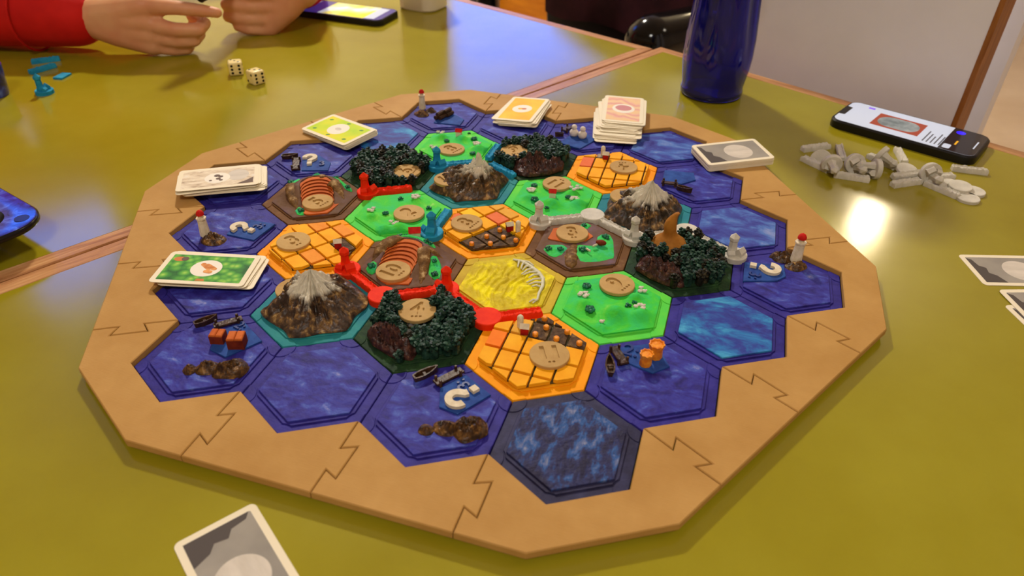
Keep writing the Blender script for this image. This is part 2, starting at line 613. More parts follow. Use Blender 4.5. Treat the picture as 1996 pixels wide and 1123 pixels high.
M['red'] = mat('player_red', (240, 44, 6), 0.68, ramp=[(0.3, (232, 36, 4)), (0.7, (246, 56, 10))], scale=5, bump=0.15, bscale=18, spec=0.16)
M['white'] = mat('player_grey_white', (206, 200, 186), 0.68, ramp=[(0.3, (194, 188, 174)), (0.7, (216, 210, 196))], scale=5, bump=0.15, bscale=18, spec=0.16)
M['blue'] = mat('player_cyan_blue', (30, 140, 182), 0.68, ramp=[(0.3, (24, 124, 168)), (0.7, (44, 156, 196))], scale=5, bump=0.15, bscale=18, spec=0.16)
M['robber'] = mat('robber_ochre', (170, 108, 38), 0.68, ramp=[(0.3, (150, 92, 28)), (0.7, (186, 124, 50))], scale=4, bump=0.3, bscale=16, spec=0.16)
M['card_edge'] = mat('card_cream', (238, 226, 198), 0.6, spec=0.2)
M['p_wood'] = mat('card_forest_print', (110, 180, 60), 0.6, ramp=[(0.0, (178, 214, 90)), (0.35, (104, 178, 60)), (0.65, (60, 140, 50)), (0.95, (34, 96, 40))], scale=7.5, tex='voronoi', spec=0.2)
M['p_lime'] = mat('card_lime_print', (210, 220, 20), 0.6, ramp=[(0.35, (180, 216, 24)), (0.55, (214, 222, 14)), (0.72, (240, 214, 20))], scale=1.2, detail=2, spec=0.2)
M['p_yellow'] = mat('card_wheat_print', (250, 190, 20), 0.6, ramp=[(0.35, (248, 176, 10)), (0.6, (252, 198, 30)), (0.8, (252, 214, 60))], scale=1.4, detail=4, spec=0.2)
M['p_brick'] = mat('card_brick_print', (236, 190, 150), 0.6, ramp=[(0.1, (238, 200, 150)), (0.4, (236, 186, 160)), (0.7, (226, 160, 150)), (1.0, (240, 204, 160))], scale=0.5, tex='wave', dist=6.0, detail=3, stretch=(1, 2.2, 1), spec=0.2)
M['p_ore'] = mat('card_ore_print', (226, 208, 180), 0.6, ramp=[(0.30, (150, 124, 104)), (0.42, (212, 192, 164)), (0.6, (236, 222, 198)), (0.78, (214, 220, 230))], scale=2.2, detail=6, dist=1.5, stretch=(1, 2.6, 1), spec=0.2)
M['p_grey'] = mat('card_back_grey_print', (150, 144, 134), 0.6, ramp=[(0.3, (138, 132, 124)), (0.7, (168, 160, 148))], scale=0.8, detail=4, spec=0.2)
M['p_moon'] = mat('card_back_moon_print', (206, 196, 182), 0.6, ramp=[(0.3, (196, 186, 172)), (0.7, (220, 210, 196))], scale=1.4, detail=5, stretch=(1, 4, 1), spec=0.2)
M['p_hill'] = mat('card_back_ridge_print', (84, 76, 72), 0.6, spec=0.2)
M['p_white'] = mat('card_medallion_print', (240, 232, 216), 0.6, spec=0.2)
M['p_log'] = mat('card_log_print', (226, 150, 72), 0.6, ramp=[(0.35, (190, 104, 40)), (0.7, (240, 172, 96))], scale=6, spec=0.2)
M['p_ink'] = mat('card_ink_print', (104, 84, 74), 0.6, spec=0.2)
M['p_rust'] = mat('card_rust_print', (206, 120, 60), 0.6, spec=0.2)
M['p_pink'] = mat('card_pink_print', (206, 140, 140), 0.6, spec=0.2)
M['p_green'] = mat('card_green_print', (40, 130, 60), 0.6, spec=0.2)
M['black'] = mat('black_plastic', (16, 14, 15), 0.35)
M['black_gloss'] = mat('black_gloss', (10, 9, 10), 0.12)
M['screen_white'] = mat('screen_page', (196, 206, 228), 0.12, emit=0.28)
M['screen_dark'] = mat('screen_dark_panel', (36, 32, 36), 0.10, emit=0.3)
M['screen_rust'] = mat('screen_picture_rust', (150, 62, 40), 0.12, emit=0.35)
M['screen_grey'] = mat('screen_picture_grey', (128, 138, 140), 0.12, ramp=[(0.35, (96, 106, 110)), (0.65, (158, 166, 168))], scale=2, emit=0.35)
M['screen_ink'] = mat('screen_text', (92, 92, 104), 0.12, emit=0.2)
M['screen_blue'] = mat('screen_blue', (46, 30, 240), 0.12, emit=0.9)
M['screen_violet'] = mat('screen_violet', (120, 80, 220), 0.12, emit=0.6)
M['screen_amber'] = mat('screen_amber', (220, 160, 40), 0.12, emit=0.5)
M['screen_navy'] = mat('screen_navy', (52, 46, 130), 0.12, emit=0.5)
M['screen_map'] = mat('screen_map', (200, 206, 120), 0.12, ramp=[(0.38, (190, 206, 226)), (0.5, (214, 216, 130)), (0.62, (226, 206, 40)), (0.75, (180, 200, 90))], scale=0.9, detail=2, emit=0.5)
M['cobalt'] = mat('cobalt_glass', (54, 54, 196), 0.05, trans=0.86, ior=1.45, spec=0.6)
M['die'] = mat('ivory_die', (238, 216, 150), 0.28)
M['pip'] = mat('black_pip', (16, 12, 12), 0.4)
M['enamel'] = mat('blue_speckled_enamel', (44, 52, 160), 0.14, ramp=[(0.36, (28, 26, 96)), (0.52, (44, 50, 168)), (0.66, (80, 110, 220)), (0.8, (150, 176, 240))], scale=3.5, detail=8, dist=0.7, coat=0.4)
M['enamel_dark'] = mat('dark_enamel', (22, 19, 24), 0.22)
M['tub'] = mat('white_tub_plastic', (226, 214, 188), 0.35)
M['tub_print'] = mat('tub_red_print', (176, 40, 40), 0.4)
M['skin'] = mat('skin', (222, 160, 118), 0.48, ramp=[(0.3, (214, 142, 104)), (0.7, (228, 172, 130))], scale=0.7, detail=3, space='World', sss=0.15, bump=0.08, bscale=8)
M['sweater'] = mat('red_sweater', (206, 14, 10), 0.75, ramp=[(0.3, (196, 10, 8)), (0.7, (214, 22, 14))], scale=1.5, space='World', bump=0.25, bscale=6)
M['jeans'] = mat('dark_jeans', (30, 34, 52), 0.8)
M['hair'] = mat('brown_hair', (60, 40, 26), 0.6, bump=0.6, bscale=4, bstretch=(1, 1, 5))
M['eye'] = mat('eye_white', (236, 232, 226), 0.2)
M['iris'] = mat('eye_iris', (60, 42, 30), 0.2)
M['lip'] = mat('lip', (190, 104, 92), 0.45)
M['chair_fabric'] = mat('black_chair_fabric', (18, 14, 18), 0.7, bump=0.2, bscale=4)
M['maroon'] = mat('maroon_jacket', (58, 24, 34), 0.75, ramp=[(0.3, (44, 18, 28)), (0.7, (72, 32, 42))], scale=0.6, bump=0.3, bscale=3)
M['steel'] = mat('steel', (120, 120, 124), 0.3, metal=1.0)
M['board_white'] = mat('white_laminate_board', (236, 232, 238), 0.4, ramp=[(0.3, (232, 228, 234)), (0.7, (240, 236, 242))], scale=0.5, detail=4, space='World')
M['board_edge'] = mat('oak_edge', (150, 92, 40), 0.45, ramp=[(0.3, (128, 74, 30)), (0.7, (166, 106, 50))], scale=1, stretch=(8, 8, 1))
M['orange_wood'] = mat('orange_cabinet_wood', (196, 118, 14), 0.45, ramp=[(0.3, (180, 104, 10)), (0.7, (206, 130, 20))], scale=0.3, stretch=(1, 1, 6))
M['floor'] = mat('beige_floor', (198, 172, 136), 0.35, ramp=[(0.3, (186, 158, 122)), (0.7, (208, 184, 150))], scale=0.12, detail=5, space='World', bump=0.02, bscale=0.6)
M['wall'] = mat('cream_wall', (214, 198, 168), 0.8, bump=0.05, bscale=1)
M['ceiling'] = mat('white_ceiling', (226, 218, 204), 0.85)
M['pane'] = mat('dusk_window_pane', (62, 122, 255), 0.1, emit=4.6)
M['pane_added_glow'] = mat('table_glow_pane', (236, 232, 196), 0.5, emit=1.7)  # glow of the added panel on the back wall
M['lamp_glow'] = mat('lamp_diffuser', (255, 226, 170), 0.4, emit=3.0)
M['lamp_metal'] = mat('lamp_metal', (210, 204, 194), 0.4)
M['bag'] = mat('black_bag', (20, 18, 20), 0.7)

# ------------------------------------------------------------------ the room
def uvbox(u0, u1, v0, v1, z0, z1, b=0.0):
    g = G()
    g.prism([uv(u0, v0)[:2], uv(u0, v1)[:2], uv(u1, v1)[:2], uv(u1, v0)[:2]], z0, z1, b)
    return g


RU0, RU1, RV0, RV1 = -60, 112, -72, 62
structure(obj('floor', uvbox(RU0, RU1, RV0, RV1, FLOOR - 1, FLOOR), M['floor'], smooth=0))
structure(obj('ceiling', uvbox(RU0, RU1, RV0, RV1, CEIL, CEIL + 1), M['ceiling'], smooth=0))
structure(obj('wall_left', uvbox(RU0, RU1, RV0 - 2, RV0, FLOOR, CEIL), M['wall'], smooth=0))
structure(obj('wall_right', uvbox(RU0, RU1, RV1, RV1 + 2, FLOOR, CEIL), M['wall'], smooth=0))
structure(obj('wall_back', uvbox(RU1, RU1 + 2, RV0 - 2, RV1 + 2, FLOOR, CEIL), M['wall'], smooth=0))
structure(obj('wall_front', uvbox(RU0 - 2, RU0, RV0 - 2, RV1 + 2, FLOOR, CEIL), M['wall'], smooth=0))
for n, (u0, u1, z0, z1) in enumerate([(0.5, 13.0, 24.0, 42.0), (59.4, 97.0, 15.0, 37.0)]):
    fr = G()
    t = 0.9
    for a in ((u0 - t, u1 + t, z0 - t, z0), (u0 - t, u1 + t, z1, z1 + t), (u0 - t, u0, z0, z1), (u1, u1 + t, z0, z1)):
        fr.put(uvbox(a[0], a[1], RV0, RV0 + 0.7, a[2], a[3]))
    wo = obj('window_%d' % (n + 1), fr, M['ceiling'], org=uv((u0 + u1) / 2, RV0, z0), smooth=0)
    structure(wo)
    k = 1 if n == 0 else 3
    for q in range(k):
        a0 = u0 + (u1 - u0) * q / k
        a1 = u0 + (u1 - u0) * (q + 1) / k
        obj('window_pane', uvbox(a0 + (0.15 if q else 0), a1 - (0.15 if q < k - 1 else 0), RV0 + 0.05, RV0 + 0.2, z0, z1), M['pane'], wo, smooth=0)
fr = G()
for a in ((-72, -45, 21.2, 22.0), (-72, -45, 44.0, 44.8), (-45.8, -45, 22, 44), (-72, -71.2, 22, 44)):
    fr.put(uvbox(RU1 - 0.7, RU1, a[0], a[1], a[2], a[3]))
wo = obj('window_3', fr, M['ceiling'], org=uv(RU1, -58, 22), smooth=0)  # unseen bright panel added to give the table a pale sheen
structure(wo)
for a0, a1 in ((-71.2, -58.6), (-58.4, -45.8)):
    obj('window_pane', uvbox(RU1 - 0.2, RU1 - 0.05, a0, a1, 22.0, 44.0), M['pane_added_glow'], wo, smooth=0)
LAMP_LABEL = ['round ceiling lamp above the far olive table', 'hanging bulb lamp at the far end of the room',
              'added round fill lamp over the near side of the room', 'added round fill lamp above the floor at the right']
for (u, v, sz, pw, cc), lb in zip(LAMPS, LAMP_LABEL):
    p = uv(u, v, CEIL)
    t = thing('ceiling_lamp', lb, 'lamp', p, group='ceiling lamps')
    r = sz / S / 2
    if u > 70:
        obj('lamp_cord', G().tube([(p[0], p[1], 40.6), (p[0], p[1], CEIL)], 0.12, 8), M['black'], t)
        obj('lamp_cap', G().lathe([(1.2, 40.3), (1.0, 40.7), (0.3, 41.2)], 20, (p[0], p[1], 0)), M['lamp_metal'], t)
        continue
    obj('lamp_housing', G().lathe([(r * 1.1, -1.5), (r * 1.12, -0.9), (r * 1.05, 0.0)], 32, p), M['lamp_metal'], t)
    obj('lamp_diffuser', G().lathe([(r * 0.98, -1.8), (r * 1.02, -1.6), (r * 1.02, -1.4)], 32, p), M['lamp_glow'], t)

# ------------------------------------------------------------------ the two tables
def table(name, label, corners, legs):
    """corners in (u, v), counter-clockwise seen in (v, u)"""
    pts = [uv(*c)[:2] for c in corners]
    cx, cy = sum(p[0] for p in pts) / 4, sum(p[1] for p in pts) / 4
    t = thing(name, label, 'table', (cx, cy, FLOOR))
    poly = ccw(pts)
    ins = offset(poly, 0.34)
    obj('laminate_top', G().prism(ins, TZ - 0.55, TZ), M['laminate'], t, smooth=0)
    for i in range(4):
        q = (i + 1) % 4
        a, b, c, d = poly[i], poly[q], ins[q], ins[i]
        ang = math.atan2(b[1] - a[1], b[0] - a[0])
        mid = ((a[0] + b[0]) / 2, (a[1] + b[1]) / 2, TZ - 0.3)
        g = G()
        Rm = Matrix.Rotation(-ang, 3, 'Z')
        loc = [tuple((Rm @ Vector((p[0] - mid[0], p[1] - mid[1], 0)))[:2]) for p in (a, b, c, d)]
        g.prism(loc, -0.3, 0.305, 0.02)
        e = obj('edging', g, M['edging'], t, org=(0, 0, 0), smooth=0)
        e.location = Vector((mid[0] - cx, mid[1] - cy, mid[2] - FLOOR)) * S
        e.rotation_euler = (0, 0, ang)
    for c in legs:
        p = uv(*c)
        obj('leg', G().lathe([(0.45, 0), (0.5, 0.1), (0.5, -FLOOR + TZ - 0.56)], 16, (p[0], p[1], FLOOR)), M['steel'], t)
    return t


table('dining_table', 'olive laminate table with wooden edging at the far left, under the hands',
      [(-24.5, -4.37), (-24.5, -21.2), (9.7, -21.2), (10.9, -4.37)], [(-23, -6), (-23, -19.5), (7.5, -19.5), (8.5, -6)])
table('dining_table', 'olive laminate table with wooden edging in front, under the board and vase',
      [(-24.5, 13.5), (-24.5, -4.32), (11.22, -4.32), (11.36, 13.5)], [(-23, 12), (-23, -2.5), (9.5, -2.5), (9.5, 12)])

# ------------------------------------------------------------------ hex lattice
R3 = math.sqrt(3)


def tile_c(r, i):
    return (R3 * (i - (6 - abs(r)) / 2), 1.5 * r)


def hexpoly(cx, cy, R):
    return [(cx + R * math.cos(math.radians(30 + 60 * k)), cy + R * math.sin(math.radians(30 + 60 * k))) for k in range(6)]


TILES = [(r, i) for r in range(-3, 4) for i in range(7 - abs(r))]
LATT = {}
for ti in TILES:
    for p in hexpoly(*tile_c(*ti), 1.0):
        LATT.setdefault((round(p[0], 3), round(p[1], 3)), []).append(ti)


def vert(px, py):
    q = at(px, py, -0.05)
    return min(LATT, key=lambda p: (p[0] - q[0]) ** 2 + (p[1] - q[1]) ** 2)


SEA_DESC = {(-3, 0): 'sea tile with the two orange bricks', (-3, 1): 'plain sea tile beside the orange-brick harbour', (-3, 2): 'front question mark harbour tile',
            (-3, 3): 'dark slate-blue sea tile at the front corner', (-2, 0): 'sea tile under the green forest cards', (-2, 4): 'sea tile with the two orange wheat sheaves',
            (-1, 0): 'left lighthouse sea tile', (-1, 5): 'sea tile with bright turquoise water', (0, 0): 'sea tile under the white ore cards',
            (0, 6): 'right lighthouse sea tile', (1, 0): 'back left question mark harbour tile', (1, 5): 'plain sea tile behind the right lighthouse',
            (2, 0): 'sea tile beside the lime cards', (2, 4): 'sea tile with a brown boat near the grey deck', (3, 0): 'back lighthouse tile with the brown logs',
            (3, 1): 'sea tile under the yellow wheat cards', (3, 2): 'sea tile with two white sheep', (3, 3): 'pale-streaked sea tile right of the pink brick cards'}

# ---- frame: one interlocking piece for each outer tile
EDG = {}
for ti in TILES:
    h = [(round(x, 3), round(y, 3)) for x, y in hexpoly(*tile_c(*ti), 1.0)]
    for k in range(6):
        e = (h[k], h[(k + 1) % 6])
        EDG[e] = ti
bnd = {a: (b, t) for (a, b), t in EDG.items() if (b, a) not in EDG}
st = next(iter(bnd))
loop = []
p = st
while True:
    q, t = bnd[p]
    loop.append((p, t))
    p = q
    if p == st:
        break
notch = [k for k, (p, t) in enumerate(loop) if len(LATT[p]) == 2]
AP, HW = 6.19, 2.56
OUT = []
for k in range(6):
    a = math.radians(60 * k)
    for x, y in ((-HW, -AP), (HW, -AP)):
        OUT.append((x * math.cos(a) - y * math.sin(a), x * math.sin(a) + y * math.cos(a)))
Z1, Z2 = zm(150, 600, 2.808), zm(600, 700, 2.495)
JO = [[Z1(*q, 0)[:2] for q in ((768, 588), (862, 578), (712, 745), (672, 690), (580, 795))],
      [Z2(*q, 0)[:2] for q in ((158, 432), (243, 425), (135, 580), (88, 537), (22, 632))],
      [Z2(*q, 0)[:2] for q in ((808, 603), (895, 597), (822, 770), (760, 718), (712, 828))]]
for j in JO:
    j[-1] = (j[-1][0], -AP)


def rot2(p, a):
    return (p[0] * math.cos(a) - p[1] * math.sin(a), p[0] * math.sin(a) + p[1] * math.cos(a))


joints = {}
for k in notch:
    p = loop[k][0]
    s = round((math.degrees(math.atan2(p[1], p[0])) + 90) / 60) % 6
    a = math.radians(60 * s)
    q = rot2(p, -a)
    w = 0 if q[0] < -0.8 else (2 if q[0] > 0.8 else 1)
    joints[k] = [rot2(x, a) for x in JO[w]]


def out_pos(p):
    best = None
    for k in range(12):
        a, b = OUT[k], OUT[(k + 1) % 12]
        L2 = (b[0] - a[0]) ** 2 + (b[1] - a[1]) ** 2
        t = max(0, min(1, ((p[0] - a[0]) * (b[0] - a[0]) + (p[1] - a[1]) * (b[1] - a[1])) / L2))
        d = math.hypot(a[0] + t * (b[0] - a[0]) - p[0], a[1] + t * (b[1] - a[1]) - p[1])
        if best is None or d < best[0]:
            best = (d, k + t)
    return best[1]


for n, k in enumerate(notch):
    k2 = notch[(n + 1) % len(notch)]
    inner = []
    j = k
    while True:
        inner.append(loop[j][0])
        if j == k2:
            break
        j = (j + 1) % len(loop)
    own = loop[(k + 1) % len(loop)][1]
    A, B = out_pos(joints[k][-1]), out_pos(joints[k2][-1])
    if B < A:
        B += 12
    mid = [OUT[q % 12] for q in range(math.floor(A) + 1, math.ceil(B))]
    poly = ccw(joints[k][::-1] + inner + joints[k2] + mid[::-1])
    poly = offset(poly, 0.006)
    cx = sum(p[0] for p in poly) / len(poly)
    cy = sum(p[1] for p in poly) / len(poly)
    t = thing('board_frame', 'tan jigsaw-edged frame piece bordering the ' + SEA_DESC[own], 'game frame', (cx, cy, TZ), group='frame pieces around the board')
    obj('top_slab', G().prism(poly, -0.105, 0.0, 0.012), M['frame'], t, smooth=0)
    obj('base_slab', G().prism(offset(poly, 0.09), TZ, -0.105), M['frame'], t, smooth=0)

# ------------------------------------------------------------------ tiles
ZE, ZM_, ZT = -0.085, -0.062, -0.036     # edge channel, middle step, inner plateau
pad0 = None


def notched_hex(inset, cut):
    """hexagon about the origin inset by `inset`, its corners cut by circles of radius `cut` about the tile corners"""
    Rr = 1.0 - inset / (R3 / 2)
    out = []
    for k in range(6):
        a = math.radians(30 + 60 * k)
        c = (math.cos(a), math.sin(a))
        d = 1.0 - Rr
        if cut <= d:
            out.append((Rr * c[0], Rr * c[1]))
            continue
        # arc about c between the two inset sides
        s = math.sqrt(cut * cut - inset * inset)
        ph = math.atan2(inset, s)
        base = a + math.pi
        lo, hi = base - math.radians(60) + ph, base + math.radians(60) - ph
        for q in range(7):
            t = hi + (lo - hi) * q / 6
            out.append((c[0] + cut * math.cos(t), c[1] + cut * math.sin(t)))
    return out


STEP = ccw(notched_hex(0.145, 0.21))
PLAT = notched_hex(0.195, 0.0)


def base_tile(ti, label, edge, top, name, plateau=True):
    global pad0
    cx, cy = tile_c(*ti)
    t = thing(name, label, 'game tile', (cx, cy, TZ), group='hexagonal tiles of the board')
    obj('tile_base', G().prism(hexpoly(cx, cy, 0.992), TZ, ZE, 0.008), edge, t, smooth=0)
    obj('edge_step', G().prism([(cx + x, cy + y) for x, y in STEP], ZE - 0.01, ZM_, 0.006), edge, t, smooth=0)
    if pad0 is None:
        a0 = math.radians(30)
        sec = [(0.985 * math.cos(a0), 0.985 * math.sin(a0))]
        for q in range(9):
            th = a0 + math.pi - math.radians(57) + math.radians(114) * q / 8
            sec.append((math.cos(a0) + 0.195 * math.cos(th), math.sin(a0) + 0.195 * math.sin(th)))
        pad0 = G().prism(sec, ZE - TZ - 0.01, ZE - TZ + 0.012, 0.006)
    pd = obj('corner_pad', pad0, edge, t, org=(0, 0, 0), smooth=0)
    pd.location = (0, 0, 0)
    for k in range(1, 6):
        share(pd, t, (0, 0, 0), (0, 0, math.radians(60 * k)), name='corner_pad')
    if plateau:
        obj('inner_plate', G().prism([(cx + x, cy + y) for x, y in PLAT], ZM_ - 0.01, ZT, 0.006), top, t, smooth=0)
    return t, cx, cy


def boat(t, p, q, m):
    """rowing boat from stern p to bow q"""
    d = math.atan2(q[1] - p[1], q[0] - p[0])
    L = math.hypot(q[0] - p[0], q[1] - p[1])
    w = L * 0.19
    prof = [(0.0, 0.55), (0.15, 0.85), (0.4, 1.0), (0.7, 0.75), (0.9, 0.35), (1.0, 0.04)]
    outer = [(s * L, -w * k) for s, k in prof] + [(s * L, w * k) for s, k in prof[::-1]]
    inner = [(L * 0.06 + s * L * 0.86, y * 0.68) for (s, y) in [(x / L, y) for x, y in outer]]
    n = len(outer)
    h = 0.09
    rings = [[(x * 0.92 + 0.03 * L, y * 0.6, 0) for x, y in outer], [(x, y, h + 0.03 * (x / L) ** 2) for x, y in outer],
             [(x, y, h + 0.03 * (x / L) ** 2) for x, y in inner], [(x, y * 0.8, 0.03) for x, y in inner]]
    g = G().loft(rings)
    gg = G().put(g, (p[0], p[1], ZT), d)
    b = obj('boat', gg, m, t, smooth=40)
    bench = G().box((0.45 * L, 0, 0.06), (0.06 * L + 0.015, w * 1.35, 0.015))
    obj('bench', G().put(bench, (p[0], p[1], ZT), d), m, b, smooth=0)


def pier(t, p, q, w, m):
    d = math.atan2(q[1] - p[1], q[0] - p[0])
    L = math.hypot(q[0] - p[0], q[1] - p[1])
    g = G().box((L / 2, 0, 0.04), (L, w, 0.03), b=0.005)
    o = obj('pier', G().put(g, (p[0], p[1], ZT), d), m, t, smooth=0)
    for s, e in ((0.12, -1), (0.12, 1), (0.85, -1), (0.85, 1)):
        k = G().lathe([(0.022, 0), (0.022, 0.11), (0.015, 0.12)], 8, (s * L, e * w / 2, 0))
        obj('pier_post', G().put(k, (p[0], p[1], ZT), d), m, o)


def rock(t, c, r, h, m, seed, sq=1.0, rot=0.0):
    f = lambda x, y, tt: ZT + h * max(0.02, (1 - tt ** 1.6)) * (0.7 + 0.7 * fbm(x, y, seed, 7) + 0.45 * abs(noise.noise(Vector((x * 26, y * 26, seed))))) + (0.0 if tt < 1 else -0.02)
    pol = [(c[0] + (x - c[0]) * (1 + 0.25 * noise.noise(Vector((x * 5, y * 5, seed)))), c[1] + (y - c[1]) * (1 + 0.25 * noise.noise(Vector((x * 5, y * 5, seed + 7))))) for x, y in circle(c[0], c[1], r, 20, r * sq, rot)]
    obj('rock', starfield(pol, f, ZT - 0.01, 14, 44, c[:2]), m, t, smooth=50)


def qmark(t, pl, dot, hook, size, m):
    """raised question mark whose dot lies at `dot` and whose curl lies at `hook`"""
    up = math.atan2(hook[1] - dot[1], hook[0] - dot[0]) - math.pi / 2
    k = size / 0.56
    path = [(-0.135, 0.085)]
    for q in range(185, -62, -16):
        path.append((0.115 * math.cos(math.radians(q)), 0.095 + 0.115 * math.sin(math.radians(q))))
    path = path[1:] + [(0.012, -0.045), (0.0, -0.085)]
    w = 0.052
    lf, rt = [], []
    for a in range(len(path)):
        p0, p1 = path[max(0, a - 1)], path[min(len(path) - 1, a + 1)]
        dx, dy = p1[0] - p0[0], p1[1] - p0[1]
        L = math.hypot(dx, dy)
        lf.append((k * (path[a][0] - dy / L * w), k * (path[a][1] + dx / L * w)))
        rt.append((k * (path[a][0] + dy / L * w), k * (path[a][1] - dx / L * w)))
    n = len(lf)
    vs = [p + (-0.025,) for p in lf] + [p + (-0.025,) for p in rt] + [p + (0.025,) for p in lf] + [p + (0.025,) for p in rt]
    fs = []
    for a in range(n - 1):
        fs += [[2 * n + a, 3 * n + a, 3 * n + a + 1, 2 * n + a + 1], [a, a + 1, n + a + 1, n + a], [a, 2 * n + a, 2 * n + a + 1, a + 1], [n + a + 1, 3 * n + a + 1, 3 * n + a, n + a]]
    fs += [[0, n, 3 * n, 2 * n], [n - 1, 3 * n - 1, 4 * n - 1, 2 * n - 1]]
    g = G().add(vs, fs)
    gd = G().box((0, -0.19 * k, -0.025), (0.105 * k, 0.105 * k, 0.05), 0.0, 0.004)
    c = ((dot[0] + hook[0]) / 2, (dot[1] + hook[1]) / 2)
    qo = obj('question_mark', G().put(g, (c[0], c[1], ZT + 0.05), up), m, pl, smooth=25)
    obj('question_dot', G().put(gd, (c[0], c[1], ZT + 0.05), up), m, pl, smooth=0)
    return
    c = ((dot[0] + hook[0]) / 2, (dot[1] + hook[1]) / 2)
    obj('question_mark', G().put(g, (c[0], c[1], ZT + 0.05), up), m, pl, smooth=0)


def plaque_num(pl, body, c, ang, size):
    g = text_geo(body, size * 1.15, 0.03, 0.003)
    obj('trade_number', G().put(g, (c[0], c[1], ZT + 0.032), ang), M['plaque_text'], pl, smooth=0)


def plaque(t, pts):
    return obj('harbour_plaque', G().prism([p[:2] for p in pts], ZT - 0.01, ZT + 0.025, 0.005), M['plaque'], t, smooth=0)


def lighthouse(t, c, h, lean=0.0):
    r = h * 0.17
    tw = G().lathe([(r * 1.15, 0), (r * 0.9, h * 0.7), (r * 1.12, h * 0.71), (r * 1.12, h * 0.76)], 8, (c[0], c[1], ZT + 0.03))
    o = obj('lighthouse', tw, M['cream'], t, smooth=25)
    obj('lantern', G().lathe([(r * 0.62, h * 0.76), (r * 0.62, h * 0.9)], 8, (c[0], c[1], ZT + 0.03)), M['cream'], o, smooth=25)
    obj('dome', G().lathe([(r * 0.85, h * 0.88), (r * 0.86, h * 0.94), (r * 0.6, h * 1.03), (r * 0.15, h * 1.08)], 14, (c[0], c[1], ZT + 0.03)), M['roof_red'], o, smooth=60)


sea = {}
for ti, ds in SEA_DESC.items():
    top = {(-3, 3): 'sea_slate', (-1, 5): 'sea_turq', (3, 3): 'sea_pale_sheen', (1, 5): 'sea_pale_sheen', (2, 0): 'sea_turq'}.get(ti, 'sea')
    edge = 'slate' if ti == (-3, 3) else 'sea_edge'
    lab = ds[0].lower() + ds[1:]
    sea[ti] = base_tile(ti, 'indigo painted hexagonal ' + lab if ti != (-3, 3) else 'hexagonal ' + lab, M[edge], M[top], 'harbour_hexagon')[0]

# harbours
t = sea[(-3, 0)]
z = zm(240, 580, 4.99)
pl = plaque(t, [z(845, 512), z(995, 588), z(1352, 430), z(1180, 245), z(930, 330)])
plaque_num(pl, '2:', z(1150, 290), math.atan2(z(1230, 330)[1] - z(1110, 270)[1], z(1230, 330)[0] - z(1110, 270)[0]), 0.2)
boat(t, z(695, 290), z(930, 215), M['wood_dark'])
pier(t, z(885, 305), z(1165, 225), 0.11, M['wood_dark'])
for k, q in enumerate((z(938, 432, ZT), z(1122, 476, ZT))):
    s = 0.17 + 0.03 * k
    ang = 0.25 + 0.1 * k
    b = obj('brick_bundle', G().box((q[0], q[1], ZT + 0.02), (s * 1.15, s, s * 0.85), ang, 0.008), M['f_groove'] if False else M['clay_dark'], t, smooth=0)
    for e in (-1, 1):
        cc = (q[0] + e * s * 0.29 * math.cos(ang), q[1] + e * s * 0.29 * math.sin(ang), ZT + 0.02 + s * 0.8)
        obj('brick', G().box(cc, (s * 0.54, s * 0.98, s * 0.18), ang, 0.012), M['clay'], b, smooth=0)
rock(t, z(650, 705), 0.10, 0.10, M['rock'], 1)
rock(t, z(830, 690), 0.19, 0.12, M['rock'], 2, 0.75, 0.3)
rock(t, z(1040, 710), 0.24, 0.20, M['rock'], 3, 0.8, 0.9)

t = sea[(-3, 2)]
z = zm(760, 680, 4.99)
pl = plaque(t, [z(480, 572), z(660, 645), z(982, 455), z(740, 258), z(490, 390)])
qmark(t, pl, z(805, 425), z(615, 535), 0.56, M['cream'])
plaque_num(pl, '3:', z(700, 365), math.atan2(z(615, 535)[1] - z(805, 425)[1], z(615, 535)[0] - z(805, 425)[0]) - math.pi / 2, 0.22)
boat(t, z(232, 318), z(470, 215), M['wood_dark'])
pier(t, z(440, 360), z(705, 228), 0.12, M['wood_dark'])
rock(t, z(350, 785), 0.11, 0.09, M['rock'], 4)
rock(t, z(550, 775), 0.20, 0.12, M['rock'], 5, 0.75, 0.1)
rock(t, z(770, 780), 0.25, 0.20, M['rock'], 6, 0.85, 0.9)

t = sea[(-1, 0)]
z = zm(240, 400, 4.99)
pl = plaque(t, [z(1008, 290), z(1272, 348), z(1480, 190), z(1250, 150), z(1100, 190)])
qmark(t, pl, z(1240, 262), z(1105, 228), 0.52, M['cream'])
plaque_num(pl, '3:', z(1325, 215), math.atan2(z(1105, 228)[1] - z(1240, 262)[1], z(1105, 228)[0] - z(1240, 262)[0]) - math.pi / 2, 0.22)
lighthouse(t, z(805, 300), 0.46)
rock(t, z(880, 340), 0.24, 0.17, M['rock'], 7, 0.8)

t = sea[(1, 0)]
z = zm(240, 180, 4.99)
pl = plaque(t, [z(1735, 765), z(1995, 765), z(2020, 690), z(1900, 615), z(1745, 640)])
qmark(t, pl, z(1815, 712), z(1822, 638), 0.52, M['cream'])
plaque_num(pl, '3', z(1935, 705), math.atan2(z(1822, 638)[1] - z(1815, 712)[1], z(1822, 638)[0] - z(1815, 712)[0]) - math.pi / 2, 0.24)
boat(t, z(1545, 645), z(1710, 640), M['wood_dark'])
pier(t, z(1680, 770), z(1690, 660), 0.14, M['wood_dark'])

